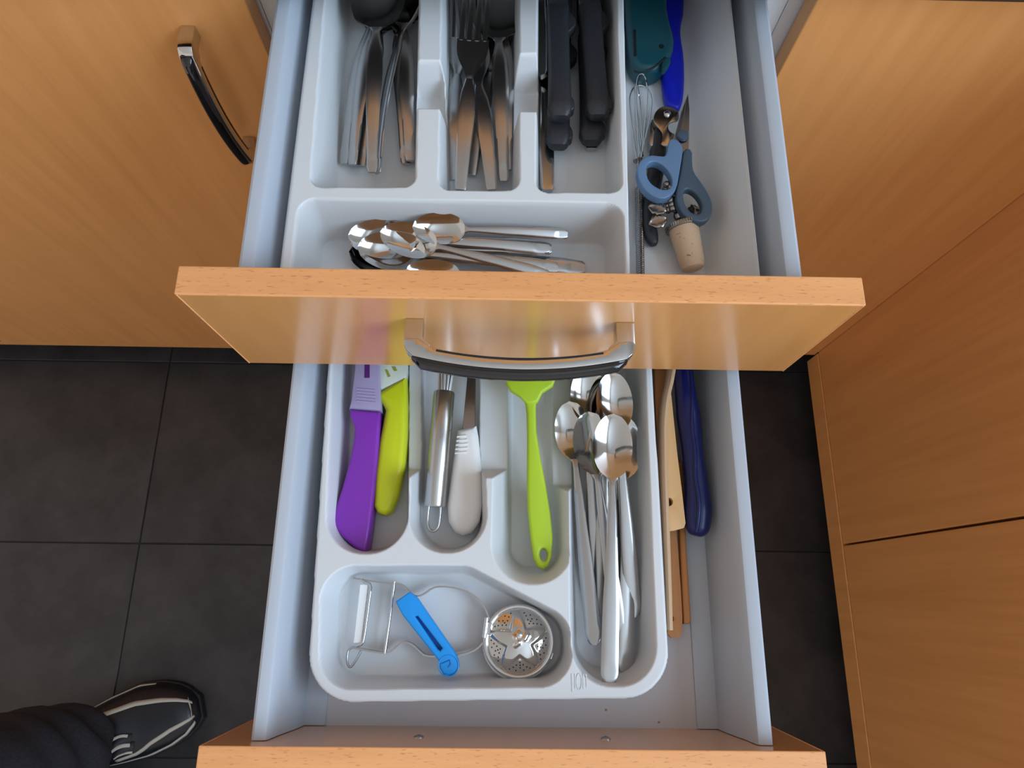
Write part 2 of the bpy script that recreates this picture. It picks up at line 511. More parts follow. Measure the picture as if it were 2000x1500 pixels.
def drawer(front_y, z_top, height, depth, with_handle):
    """front_y: outer face of the front"""
    yb = front_y + PT
    zf = z_top - 0.0768            # top of the base board
    zs = z_top - 0.0167            # top of the metal sides
    root = box('drawer', M['board'], unit, -0.1515, 0.1515, yb, yb + depth, zf - .012, zf, 0.0, label='pale grey base board of the drawer')
    # front: veneered faces, solid edge band around it
    fr = box('front_panel', M['beech_front'], root, -0.1978, 0.1978, front_y, yb, z_top - height, z_top - .0009, 0.0010, 2)
    eb = box('edge_band', M['beech_edge'], root, -0.1985, 0.1985, front_y - .0002, yb + .0002, z_top - .0016, z_top, 0.0007, 2, label='lighter beech edge band with short dark flecks')
    for s in (-1, 1):
        box('edge_band', M['beech_edge'], root, min(s * .1985, s * .1972), max(s * .1985, s * .1972), front_y - .0002, yb + .0002, z_top - height, z_top - .0017, .0005, 1)
        # metal side: rounded top, inner face drawn in towards the base
        prof = [(.1721, zf - .012), (.1721, zs - .0028), (.1714, zs - .0008), (.1698, zs), (.1640, zs - .0002), (.1622, zs - .0010), (.1612, zs - .0030),
                (.1592, zs - .0180), (.1565, zs - .0300), (.1537, zs - .0440), (.1528, zs - .0520), (.1524, zf + .0026), (.1420, zf + .0026), (.1374, zf + .0018), (.1372, zf + .0002), (.1521, zf + .0001), (.1521, zf - .012)]
        verts, faces = [], []
        for y in (yb + .0004, yb + depth):
            for (x, z) in prof: verts.append((s * x, y, z))
        k = len(prof)
        for q in range(k):
            r = (q + 1) % k
            faces.append((q, r, k + r, k + q))
        faces += [tuple(range(k)), tuple(range(2 * k - 1, k - 1, -1))]
        me = sharpen(fix(mesh('side', verts, faces)), 22)
        link('side', me, M['rail'], root, label='grey metal drawer side')
    box('back_panel', M['carcass'], root, -0.150, 0.150, yb + depth - .016, yb + depth, zf, zf + .058, .0005, 1)
    return root

up = drawer(0.0, ZT, 0.1215, 0.47, True)
bow_handle(up, (-.0709, .0000, .8239), (.0704, .0000, .8232), (0, -1, 0), (0, 0, 1))
lo = drawer(-0.2721, 0.7378, 0.1230, 0.49, False)
for (px, py, pz) in ((-.0639, -.2546, .7033), (.0635, -.2546, .7025)):
    me = lathe_me('screw', [(.0036, 0), (.0036, .0006), (.0026, .0014), (.0010, .0017), (.0010, .0008), (.0002, .0008)], 14, (px, -.2547, pz), (px, 0, pz))
    link('screw', me, M['steel_soft'], lo)

# ------------------------------------------------------------------ cutlery trays (moulded in one piece)
def sd_poly(X, Y, pts):
    d = np.full(X.shape, 1e9); inside = np.zeros(X.shape, bool)
    n = len(pts)
    for i in range(n):
        ax, ay = pts[i]; bx, by = pts[(i + 1) % n]
        ex, ey = bx - ax, by - ay
        wx, wy = X - ax, Y - ay
        t = np.clip((wx * ex + wy * ey) / (ex * ex + ey * ey + 1e-12), 0, 1)
        d = np.minimum(d, (wx - t * ex) ** 2 + (wy - t * ey) ** 2)
        c = ((ay > Y) != (by > Y)) & (X < ex * (Y - ay) / (ey if abs(ey) > 1e-12 else 1e-12) + ax)
        inside ^= c
    d = np.sqrt(d)
    return np.where(inside, -d, d)

def inset(pts, r):
    """convex outline drawn in by r"""
    n = len(pts)
    area = sum(pts[i][0] * pts[(i + 1) % n][1] - pts[(i + 1) % n][0] * pts[i][1] for i in range(n))
    sg = 1 if area > 0 else -1
    lines = []
    for i in range(n):
        (ax, ay), (bx, by) = pts[i], pts[(i + 1) % n]
        L = math.hypot(bx - ax, by - ay)
        nx, ny = -(by - ay) / L * sg, (bx - ax) / L * sg
        lines.append((nx, ny, nx * ax + ny * ay + r))
    out = []
    for i in range(n):
        a, b = lines[i - 1], lines[i]
        det = a[0] * b[1] - a[1] * b[0]
        out.append(((a[2] * b[1] - a[1] * b[2]) / det, (a[0] * b[2] - a[2] * b[0]) / det))
    return out

def rounded(X, Y, pts, r):
    return sd_poly(X, Y, inset(pts, r)) - r

def wall(sd, w):
    t = np.clip(-sd / w, 0, 1)
    s = t * t * (3 - 2 * t)
    return 0.55 * t + 0.45 * s

def make_tray(name, material, parent, outline, orad, z_rim, z_floor, z_base, pockets, step, ramp=None):
    """pockets: (outline, radius, wall width, floor height)"""
    xs = [p[0] for p in outline]; ys = [p[1] for p in outline]
    gx = np.arange(min(xs) - .004, max(xs) + .004, step); gy = np.arange(min(ys) - .004, max(ys) + .004, step)
    X, Y = np.meshgrid(gx, gy, indexing='ij')
    Z = np.full(X.shape, z_rim)
    so = rounded(X, Y, outline, orad)
    for (pts, r, w, zf) in pockets:
        sd = rounded(X, Y, pts, r)
        Z = np.minimum(Z, z_rim - (z_rim - zf) * wall(sd, w))
    if ramp:
        u = np.clip((X - ramp[0]) / (ramp[1] - ramp[0]), 0, 1)
        Z = np.maximum(Z, z_floor + (z_rim - z_floor) * u * u * (1.6 - .6 * u))
    edge = np.clip((so + .0022) / .0022, 0, 1)
    Z = Z - 0.0016 * edge ** 2
    out = np.clip(so / .0016, 0, 1)
    Z = np.where(so > 0, np.minimum(Z, z_rim - .0016 - (z_rim - .0016 - z_base) * out), Z)
    keep = so < .0030
    idx = -np.ones(X.shape, int)
    cell = keep[:-1, :-1] & keep[1:, :-1] & keep[:-1, 1:] & keep[1:, 1:]
    used = np.zeros(X.shape, bool)
    for a in (0, 1):
        for b in (0, 1):
            used[a:X.shape[0] - 1 + a, b:X.shape[1] - 1 + b] |= cell
    idx[used] = np.arange(used.sum())
    V = np.stack([X[used], Y[used], Z[used]], 1)
    F = np.stack([idx[:-1, :-1][cell], idx[1:, :-1][cell], idx[1:, 1:][cell], idx[:-1, 1:][cell]], 1)
    me = bpy.data.meshes.new(name)
    me.vertices.add(len(V)); me.vertices.foreach_set('co', V.astype(np.float32).ravel())
    me.loops.add(F.size); me.loops.foreach_set('vertex_index', F.astype(np.int32).ravel())
    me.polygons.add(len(F)); me.polygons.foreach_set('loop_start', np.arange(0, F.size, 4, dtype=np.int32))
    me.update(calc_edges=True); me.validate()
    me.polygons.foreach_set('use_smooth', [True] * len(me.polygons))
    return link(name, me, material, parent)

T1, R1, T2, R2 = 0.787, 0.831, 0.6635, 0.7067
# upper tray: three long compartments, one across in front of them, one along the right side
YB, YFR = 0.440, 0.0215
up_out = [(-.1512, YFR), (.1512, YFR), (.1512, YB), (-.1512, YB)]
tray1 = thing('cutlery_tray', 'white cutlery tray filling the upper drawer', 'tray', (0, .2, T1 - .0035))
R_ = 0.831
pk = [
  ([(-.1381, .0899), (-.0690, .0913), (-.0789, .3767), (-.1460, .3746)], .0085, .0070, T1),                # tablespoons
  ([(-.0543, .0893), (-.0013, .0904), (-.0035, .3791), (-.0627, .3772)], .0085, .0055, T1),               # forks
  ([(.0091, .0891), (.0660, .0903), (.0687, .3814), (.0112, .3796)], .0085, .0042, T1),             # knives
  ([(-.1442, .0821), (.0664, .0827), (.0656, .0090), (-.1440, .0094)], .0120, .0065, T1),                 # teaspoons, across
  ([(.0674, -.0245), (.0751, .3816)] + [(.1502, .60), (.1502, -.10)], .0005, .0045, T1),             # along the right side
  ([(-.0799, .1526), (-.0487, .1533), (-.0538, .1933), (-.0804, .1926)], .0060, .0060, T1 + .010),            # dip in the left divider
  ([(-.0139, .1516), (.0174, .1523), (.0176, .2012), (-.0129, .2004)], .0060, .0060, T1 + .010),          # dip in the right divider
]
make_tray('shell', M['tray'], tray1, up_out, .006, R1, T1, T1 - .0035, pk, .0008, (.1270, .1512))

# lower tray: three slots with rounded ends, a long compartment at the right, a low one in front
lo_out = [(-.1420, -.2338), (.1093, -.2283), (.1078, .0462), (-.1500, .0462)]
tray2 = thing('cutlery_tray', 'white cutlery tray with rounded slots in the lower drawer', 'tray', (0, -.1, T2 - .0036))
pk = [
  ([(-.1350, -.1345), (-.0801, -.1338), (-.0915, .0788), (-.1458, .0778)], .0290, .0065, T2),                 # slot: knives
  ([(-.0753, -.1331), (-.0221, -.1324), (-.0270, .0800), (-.0869, .0789)], .0280, .0065, T2),                 # slot: whisk
  ([(-.0146, -.1545), (.0404, -.1539), (.0428, .0813), (-.0190, .0802)], .0290, .0150, T2),               # slot: silicone spatula
  ([(.0444, -.2218), (.0958, -.2213), (.0952, .0822), (.0471, .0814)], .0280, .0090, T2),             # long spoons, at the right
  ([(-.1338, -.2254), (.0412, -.2218), (.0411, -.1776), (-.0345, -.1409), (-.1402, -.1425)], .0240, .0048, T2),    # low one in front
  ([(-.1101, -.0789), (.0129, -.0772), (.0125, .0807), (-.1216, .0783)], .0015, .0130, T2 + .011),          # open middle, left part
  ([(.0014, -.0882), (.0744, -.0872), (.0800, .0820), (-.0001, .0805)], .0015, .0110, T2 + .009),        # open middle, right part
]
shell2 = make_tray('shell', M['tray2'], tray2, lo_out, .0330, R2, T2, T2 - .0036, pk, .0008)
# raised mark on the rim: upright bars about a small ring
for n_, (pts) in enumerate([[(.0402, -.2133), (.0413, -.2133), (.0415, -.2247), (.0404, -.2247)], [(.0424, -.2133), (.0431, -.2133), (.0433, -.2228), (.0426, -.2228)],
                            [(.0481, -.2132), (.0488, -.2132), (.0490, -.2227), (.0482, -.2227)], [(.0502, -.2132), (.0509, -.2132), (.0511, -.2217), (.0504, -.2217)]]):
    prism('raised_bar', M['tray2'], tray2, pts, R2 - .0004, R2 + .0004)
(rx, ry) = [(.0455, -.2182)][0]
ov = [(x, y, R2 + .0001) for x, y in circle(rx, ry, .0019, 20, .0052)]
tube('raised_ring', M['tray2'], tray2, ov, .0004, 6, True)

# ------------------------------------------------------------------ cutlery prototypes (handle end at the origin, bowl along +Y)
def lerp_keys(keys, t):
    for (a, b) in zip(keys, keys[1:]):
        if t <= b[0]:
            w = (t - a[0]) / (b[0] - a[0] + 1e-12)
            w = w * w * (3 - 2 * w)
            return [p + (q - p) * w for p, q in zip(a[1:], b[1:])]
    return list(keys[-1][1:])

def blade_like(L, width, centre, cup, thick, n=56, m=9, rounding=0.55):
    """stations along Y; width/centre/cup are functions of y giving half width, height, hollow depth"""
    ys = []
    for i in range(n + 1):
        t = i / n
        ys.append(L * (0.5 - 0.5 * math.cos(math.pi * t)) * .35 + L * t * .65)
    top, bot = [], []
    for y in ys:
        w, c, d = width(y), centre(y), cup(y)
        th = thick(y)
        for j in range(m):
            u = -1 + 2 * j / (m - 1)
            z = c + d * (u * u - 1) * 1.0
            edge = 1 - rounding * u ** 6
            top.append(Vector((w * u, y, z + th / 2 * edge)))
            bot.append(Vector((w * u, y, z - th / 2 * edge)))
    return ys, top, bot, m

def two_part(proto, ys, top, bot, m, cut, names, mats):
    """splits the sheet at y = cut into two parts"""
    n = len(ys)
    kcut = min(range(n), key=lambda i: abs(ys[i] - cut))
    for nm, mt, (a, b) in zip(names, mats, ((0, kcut), (kcut, n - 1))):
        vs_, fs = [], []
        cnt = b - a + 1
        vs_ = top[a * m:(b + 1) * m] + bot[a * m:(b + 1) * m]
        o = cnt * m
        for i in range(cnt - 1):
            for j in range(m - 1):
                q = i * m + j
                fs.append((q, q + 1, q + m + 1, q + m))
                fs.append((o + q, o + q + m, o + q + m + 1, o + q + 1))
            fs.append((i * m, i * m + m, o + i * m + m, o + i * m))
            fs.append((i * m + m - 1, o + i * m + m - 1, o + i * m + 2 * m - 1, i * m + 2 * m - 1))
        for i, rev in ((0, a == 0), (cnt - 1, b == n - 1)):
            if not rev: continue
            for j in range(m - 1):
                q = i * m + j
                fs.append((q, o + q, o + q + 1, q + 1))
        me = sharpen(fix(mesh(nm, vs_, fs)), 60)
        link(nm, me, mt, proto)

def spoon_proto(name, label, group, L, bowl_len, bowl_w, neck_w, handle_keys, depth, thick, mat_h, mat_b, arch=0.004, bias=0.12):
    p = thing(name, label, 'spoon', (0, 0, 0), group)
    y0 = L - bowl_len
    def width(y):
        if y <= y0:
            return lerp_keys(handle_keys, y / y0)[0]
        t = (y - y0) / bowl_len
        s = t ** (1 - bias)
        v = bowl_w * math.sqrt(max(0.0, 1 - (2 * s - 1) ** 2))
        sh = neck_w * max(0.0, 1 - t * 6)
        return max(v, sh, 0.0004) if t < 0.995 else max(v * .6, .0003)
    def centre(y):
        if y <= y0:
            t = y / y0
            return arch * math.sin(math.pi * min(1, t * 1.0)) + 0.0
        t = (y - y0) / bowl_len
        return -0.25 * depth * math.sin(math.pi * t)
    def cup(y):
        if y <= y0: return -0.0004 if y > .1 * y0 else 0.0
        t = (y - y0) / bowl_len
        return depth * math.sin(math.pi * min(1, max(0, t))) ** 0.8
    ys, top, bot, m = blade_like(L, width, centre, cup, lambda y: thick if y <= y0 else thick * (1 - .35 * (y - y0) / bowl_len))
    two_part(p, ys, top, bot, m, y0, ('handle', 'bowl'), (mat_h, mat_b))
    return p

def fork_proto(name, label, group, L, mat_):
    p = thing(name, label, 'fork', (0, 0, 0), group)
    hl = .087; rl = .121       # neck, tine roots
    keys = [(0, .0034), (.02, .0041), (.25, .0047), (.66, .0060), (.80, .0053), (1, .0029)]
    def width(y):
        if y <= hl: return lerp_keys(keys, y / hl)[0]
        t = (y - hl) / (rl - hl)
        return .0029 + (.0116 - .0029) * (1 - (1 - t * t * (3 - 2 * t)) ** 1.9) ** .9
    def centre(y):
        if y <= hl: return .004 * math.sin(math.pi * y / hl)
        return -.0035 * math.sin(math.pi * .5 * (y - hl) / (rl - hl))
    ys, top, bot, m = blade_like(rl, width, centre, lambda y: 0.0007 if y > hl else 0.0, lambda y: .0020)
    two_part(p, ys, top, bot, m, hl, ('handle', 'root'), (mat_, mat_))
    for k in range(4):
        x = -.0116 + .0029 + k * (.0232 - .0058) / 3
        path = [(x * (1 - .0 * i), rl - .0012 + i * (L - rl) / 6, -.0035 + .0065 * (i / 6) ** 2) for i in range(7)]
        tube('tine', mat_, p, path, .0021, 6, scale=[1, 1, 1, .98, .95, .85, .45], rv=.0010)
    return p

def lie_tip(tip, end, L, roll=0.0, s=1.0):
    t, e = Vector(tip), Vector(end)
    return lie(t + (e - t).normalized() * L * s, t, roll, s)

def place_tips(proto, L, specs, labels):
    mats_ = [lie_tip(q[0], q[1], L, q[2], q[3] if len(q) > 3 else 1.0) for q in specs]
    for i in range(1, len(specs)): clone(proto, matrix=mats_[i], label=labels[i])
    proto.matrix_world = mats_[0]; proto['label'] = labels[0]

def place(proto, specs, labels):
    """specs: (end, aim, roll[, scale]); the first one uses the prototype itself"""
    mats_ = [lie(s[0], s[1], s[2], s[3] if len(s) > 3 else 1.0, s[4] if len(s) > 4 else False) for s in specs]
    for i in range(1, len(specs)): clone(proto, matrix=mats_[i], label=labels[i])
    proto.matrix_world = mats_[0]; proto['label'] = labels[0]

# tablespoons in the left compartment of the upper tray
ts_keys = [(0, .0030), (.02, .0038), (.2, .0043), (.68, .0060), (.80, .0055), (1, .0026)]
def tablespoon(group):
    return spoon_proto('tablespoon', 'x', group, .180, .064, .0205, .0026, ts_keys, .0085, .0020, M['steel_soft'], M['steel'])
place(tablespoon('tablespoons in the left compartment'), [
    ((-.1042, .1203, .8040), (-.1073, .2334, .8150), 0),
    ((-.1018, .1247, .7970), (-.0896, .2435, .8090), -48),
    ((-.1275, .1346, .7930), (-.1153, .2450, .8030), -14),
    ((-.1208, .1318, .7960), (-.1111, .2402, .8070), -16),
    ((-.1154, .1345, .7910), (-.1088, .2481, .7970), 0),
    ((-.0831, .1362, .7920), (-.0944, .2509, .8000), 6),
    ((-.0794, .1354, .7970), (-.0905, .2494, .8050), 10)],
   ['tablespoon lying on top in the left compartment, its whole bowl open to view',
    'tablespoon turned on edge, pale blue sheen, right beside the topmost tablespoon',
    'leftmost tablespoon handle in the left compartment',
    'second tablespoon handle from the left in the left compartment',
    'tablespoon half hidden under the topmost one, third handle from the left',
    'lower one of the two nested tablespoons against the left divider',
    'upper one of the two nested tablespoons against the left divider'])
place(tablespoon('tablespoons among the forks'), [
    ((-.0119, .1198, .7970), (-.0174, .2321, .8080), 0),
    ((-.0088, .1327, .7920), (-.0137, .2399, .8010), 4)],
   ['tablespoon with a dark bowl at the right of the forks',
    'tablespoon mostly hidden under another, rightmost in the fork compartment'])

place(fork_proto('fork', 'x', 'forks in the middle compartment', .170, M['steel_soft']), [
    ((-.0420, .1069, .8050), (-.0375, .1984, .8150), 0),
    ((-.0201, .1113, .7990), (-.0329, .2074, .8050), 5),
    ((-.0494, .1219, .7940), (-.0472, .2229, .8030), -8),
    ((-.0358, .1285, .7910), (-.0267, .1923, .7960), 0)],
   ['fork lying on top in the middle compartment, its four tines in view',
    'fork slanting down to the right, crossing under the topmost fork',
    'leftmost fork of the middle compartment',
    'fork at the bottom, a sliver of handle between two others'])

# knives: all-metal table knives and black-handled ones
def table_knife():
    p = thing('table_knife', 'x', 'knife', (0, 0, 0), 'all-metal table knives')
    L, hl = .205, .095
    keys = [(0, .0036), (.02, .0049), (.3, .0054), (.8, .0047), (1, .0036)]
    def width(y):
        if y <= hl: return lerp_keys(keys, y / hl)[0]
        t = (y - hl) / (L - hl)
        return .0036 + .0056 * min(1, t * 5) ** .7 - (.007 * max(0, (t - .8) / .2) ** 2)
    def th(y): return .0042 if y < hl * .9 else max(.0014, .0042 - .0028 * (y - hl * .9) / (hl * .2))
    ys, top, bot, m = blade_like(L, width, lambda y: 0.0, lambda y: -.0001, th, m=13, rounding=.22)
    two_part(p, ys, top, bot, m, hl, ('handle', 'blade'), (M['steel'], M['blade']))
    return p
place(table_knife(), [
    ((.0195, .1168, .7905), (.0171, .2395, .7920), 0),
    ((.0521, .1525, .7905), (.0523, .2596, .7925), 0),
    ((.0158, .2084, .8000), (.0141, .3063, .8050), -38)],
   ['all-metal table knife at the left edge of the knife compartment, its end nearest the front',
    'all-metal table knife, only its end showing under the lower right black handle',
    'all-metal table knife tilted on edge beside the left divider, dark in reflection'])

def steak_knife():
    p = thing('steak_knife', 'x', 'knife', (0, 0, 0), 'black-handled knives')
    hl = .092
    n = 20
    path, sc = [], []
    for i in range(n + 1):
        y = hl * i / n; t = i / n
        path.append((0.0, y, 0.0))
        w = .0085 + .0006 * math.exp(-((t - .04) / .05) ** 2) - .0006 * math.sin(math.pi * t)
        hgt = .0066
        if i == 0: w, hgt = w * .80, hgt * .72
        sc.append((w, hgt))
    path.insert(0, (0, -.0016, 0)); sc.insert(0, (.0055, .0040))
    me = sweep_me('handle', path, ring_section(1, 1, 16, 3.6), scale=sc)
    link('handle', me, M['black_plastic'], p)
    prism('bump', M['black_plastic'], p, [(.0060, .002), (.0098, .0035), (.0104, .008), (.0092, .0125), (.0060, .017)], -.0045, .0045, .0018, 3, smooth_pts=1)
    prism('guard', M['black_plastic'], p, [(.0050, .066), (.0088, .070), (.0128, .0745), (.0134, .080), (.0100, .0855), (.0050, .090)], -.0046, .0046, .0018, 3, smooth_pts=1)
    prism('blade', M['blade'], p, [(-.0075, hl - .004), (.0085, hl - .004), (.0085, hl + .07), (.004, hl + .098), (-.003, hl + .11), (-.0075, hl + .10)], -.0007, .0007, .0003, 1)
    return p
place(steak_knife(), [
    ((.0271, .1612, .8150), (.0256, .2624, .8180), 0),
    ((.0540, .1626, .8150), (.0492, .2625, .8185), 0),
    ((.0267, .1477, .8010), (.0293, .2694, .8020), 0),
    ((.0508, .1517, .8010), (.0510, .2699, .8020), 0)],
   ['upper left black knife handle, lying on another black handle',
    'upper right black knife handle with a raised bump at its end',
    'lower left black knife handle, its butt showing under the upper one',
    'lower right black knife handle, its butt showing under the upper one'])

# teaspoons lying across the front compartment
tk = [(0, .0026), (.02, .0036), (.15, .0041), (.5, .0034), (1, .0019)]
def teaspoon(L):
    return spoon_proto('teaspoon', 'x', 'teaspoons in the front compartment', L, L * .335, .0118 * L / .118, .0019, tk, .0055, .0016, M['steel_soft'], M['steel_bright'], arch=.003)
place_tips(teaspoon(.118), .118, [
    ((-.0935, .0685, .8130), (-.0020, .0477, .8060), -16, .98),
    ((-.0717, .0707, .8165), (.0334, .0719, .8080), -24, .88),
    ((-.1154, .0667, .8100), (.0266, .0642, .8020), -14, 1.15),
    ((-.1085, .0593, .8090), (.0257, .0495, .8020), -14, 1.14),
    ((-.1176, .0628, .7950), (.0550, .0543, .7920), -4, 1.38),
    ((-.0758, .0418, .8090), (.0221, .0353, .8030), -8, .92),
    ((-.1142, .0620, .8010), (.0260, .0653, .8000), -12, 1.15)],
   ['bright teaspoon lying on top of the teaspoon heap',
    'teaspoon at the back of the heap, its bowl tipped towards the camera',
    'teaspoon with the bowl furthest left at the back of the heap',
    'teaspoon with a large dark bowl left of the bright topmost one',
    'longest teaspoon of the heap, its handle end furthest right',
    'teaspoon nearest the drawer front, half hidden by it',
    'teaspoon with a broad flat handle end, below the hindmost one'])

# ------------------------------------------------------------------ right side of the upper tray
g = thing('gadget', 'dark teal plastic gadget with a slot and a curved latch', 'gadget', (.0978, .2662, .7870))
prism('body', M['teal'], g, [(.0808, .3597), (.0779, .2807), (.0788, .2510), (.0792, .2317), (.0810, .2194), (.0857, .2121), (.0921, .2090), (.1002, .2105), (.1079, .2173), (.1135, .2288), (.1150, .2403), (.1121, .2577), (.1109, .2715), (.1158, .3607)], T1 + .0004, .809, .0055, 4, smooth_pts=1)
prism('slot', M['black_slot'], g, [(.0835, .2452), (.0854, .2452), (.0848, .2215), (.0829, .2215)], .8080, .8093)
prism('eyelet', M['black_slot'], g, circle(*[(.1039, .2300)][0], .0019, 14), .8080, .8094)
tube('latch_groove', M['black_slot'], g, [(.0825, .2078, .8082), (.0876, .2056, .8088), (.0952, .2088, .8090), (.1016, .2145, .8090), (.1066, .2207, .8085)], .0007, 6, smooth=2)
prism('latch', M['teal'], g, [(.1023, .2145), (.1076, .2212), (.1109, .2185), (.1078, .2110), (.1042, .2081)], .803, .8098, .0015, 2, smooth_pts=1)

g = thing('vegetable_peeler', 'flat royal blue handle lying behind the teal gadget', 'peeler', (.1204, .2370, .7870))
prism('handle', M['royal'], g, [(.1132, .3192), (.1302, .3197), (.1275, .2782), (.1243, .2655), (.1232, .2541), (.1247, .2336), (.1234, .2075), (.1203, .1889), (.1159, .1852), (.1099, .1882), (.1076, .1946), (.1067, .2141), (.1076, .2380), (.1118, .2777)], T1 + .0004, .7965, .0028, 3, smooth_pts=1)

w = thing('small_whisk', 'small wire whisk with a coiled spring handle, along the divider', 'whisk', (.0879, .1347, .7870))
zw = .7935
for k, (lx, rx) in enumerate([(1226, 1276), (1237, 1263), (1239, 1259)]):
    top_y = [178, 161, 163][k]
    h = [0, .010, -.004][k]
    zt = zw + .001 + h * .6
    path = [(.0843, .1423, .7935)]
    path = [Vector((.0843, .1423, .7935)), Vector((.0826, .1643, .7935)), Vector((.0809, .1868, .7935)), Vector((.0810, .1988, .7935)), Vector((.0860, .2083, .7935)), Vector((.0945, .2076, .7935)), Vector((.0987, .1983, .7935)), Vector((.0977, .1854, .7935)), Vector((.0929, .1645, .7935)), Vector((.0870, .1423, .7935))]
    cx = sum(p.x for p in path) / len(path)
    q = [0.97, .48, -.16][k]
    for i, p in enumerate(path):
        f = math.sin(math.pi * i / (len(path) - 1))
        p.x = cx + (p.x - cx) * q
        p.z += h * f
        if k: p.y += .0022 * f
    tube('wire_loop', M['steel_bright'], w, path, .00055, 6, smooth=2)
lathe = lathe_me('collar', [(.0012, 0), (.0036, .0003), (.0036, .0014), (.0012, .0017)], 14, (.0854, .1410, .7935), (.0852, .1454, .7935))
link('collar', lathe, M['steel_soft'], w)
tube('rod', M['steel_soft'], w, [(.0855, .1423, .7935), (.0825, .0486, .7935)], .0011, 8)
coil = []
a, b = Vector((.0852, .1183, .7935)), Vector((.0830, .0456, .7935))
tu = 52
d = (b - a); ax = d.normalized(); sx_ = Vector((0, 0, 1)).cross(ax).normalized()
for i in range(tu * 9 + 1):
    an = 2 * math.pi * i / 9
    coil.append(a + d * (i / (tu * 9)) + sx_ * .0026 * math.cos(an) + Vector((0, 0, 1)) * .0026 * math.sin(an))
tube('spring_handle', M['steel'], w, coil, .00062, 5)

# waiter's corkscrew
c = thing('corkscrew', 'folding corkscrew with a nickel lever and a black body, under the scissors', 'corkscrew', (.1013, .1394, .7870))
prism('lever', M['nickel'], c, [(.0967, .1675), (.0962, .1723), (.0983, .1777), (.1019, .1814), (.1065, .1824), (.1116, .1807), (.1152, .1777), (.1153, .1728), (.1139, .1692), (.1102, .1687), (.1078, .1673), (.1066, .1646), (.1071, .1611), (.1092, .1590), (.1125, .1577), (.1107, .1533), (.1082, .1481), (.1001, .1479), (.1019, .1540), (.1022, .1592), (.0998, .1631)], .8010, .8028, .0006, 2, smooth_pts=1)
me = lathe_me('rivet', [(.0026, 0), (.0026, .0006), (.0017, .0013), (.0003, .0015)], 14, (.1065, .1754, .8028), Vector((.1065, .1754, .8028)) + Vector((0, 0, 1)))
link('rivet', me, M['steel_bright'], c)
prism('blade_arm', M['steel_soft'], c, [(.0954, .1734), (.0978, .1743), (.1004, .1672), (.0988, .1570), (.0958, .1503), (.0936, .1520), (.0934, .1626)], .7900, .7985, .0008, 2, smooth_pts=1)
tube('body', M['black_plastic'], c, [(.1021, .1720, .7945), (.1007, .1515, .7945), (.0975, .1301, .7940), (.0932, .1101, .7935), (.0908, .0950, .7930), (.0913, .0840, .7930), (.0937, .0735, .7930)], 1.0, 12, smooth=2,
     scale=[(.0034, .004), (.0058, .0056), (.0060, .0056), (.0050, .0054), (.0046, .0050), (.0050, .0046), (.0024, .0028)], power=2.8)

# bottle stopper: cork with a pewter bunch of grapes
s = thing('bottle_stopper', 'bottle stopper of cork topped by a pewter bunch of grapes', 'stopper', (.1183, .0806, .7870))
A, B = Vector((.1128, .0838, .8010)), Vector((.1200, .0455, .7975))
ax = (B - A).normalized()
me = lathe_me('cork', [(.0001, .0010), (.0098, .0011), (.0103, .0018), (.0086, .0265), (.0074, .0312), (.0062, .0320), (.0001, .0321)], 28, A, B)
link('cork', me, M['cork'], s)
me = lathe_me('collar', [(.0100, -.0012), (.0117, -.0010), (.0121, .0004), (.0117, .0020), (.0104, .0023)], 32, A, B)
link('collar', me, M['pewter'], s)
Rz = Vector((0, 0, 1)).rotation_difference(ax).to_matrix()
vs_, fs = [], []
for k in range(44):                       # milled ribs round the collar
    an = 2 * math.pi * k / 44
    o_ = len(vs_)
    for (dr, da) in ((.0119, -.045), (.0119, .045), (.0126, .03), (.0126, -.03)):
        for h in (-.0006, .0016):
            vs_.append(A + Rz @ Vector((dr * math.cos(an + da), dr * math.sin(an + da), h)))
    fs += [(o_, o_ + 2, o_ + 3, o_ + 1), (o_ + 2, o_ + 4, o_ + 5, o_ + 3), (o_ + 4, o_ + 6, o_ + 7, o_ + 5), (o_ + 6, o_, o_ + 1, o_ + 7), (o_, o_ + 6, o_ + 4, o_ + 2), (o_ + 1, o_ + 3, o_ + 5, o_ + 7)]
o = link('milled_rim', fix(mesh('milled_rim', vs_, fs, False)), M['pewter'], s); tag(o, kind='stuff')
me = lathe_me('stem', [(.0072, -.0012), (.0062, -.003), (.0044, -.0055), (.0050, -.008), (.0042, -.011), (.0024, -.013)], 16, A, B)
link('stem', me, M['pewter'], s)
grape_me = None
side = ax.cross(Vector((0, 0, 1))).normalized(); nup = side.cross(ax).normalized()
rows = [(-.0135, 3), (-.0165, 3), (-.0198, 3), (-.0230, 3), (-.0262, 2), (-.0292, 2), (-.0320, 1)]
bm = bmesh.new(); bmesh.ops.create_icosphere(bm, subdivisions=2, radius=.0027)
grape_me = bpy.data.meshes.new('grape'); bm.to_mesh(grape_me); bm.free()
grape_me.polygons.foreach_set('use_smooth', [True] * len(grape_me.polygons)); grape_me.materials.append(M['pewter'])
for (h, nn) in rows:
    for lay in (0, 1):
        for k in range(nn - lay if nn > 1 else 1):
            u = (k - (nn - lay - 1) / 2) * .0043
            p = A + ax * (h + lay * .0012) + side * (u + .0034) + nup * (lay * .0034 + random.uniform(-.0004, .0004) + .0006)
            o = bpy.data.objects.new('grape', grape_me); o.parent = s; o.location = p - wloc(s); COL.objects.link(o)
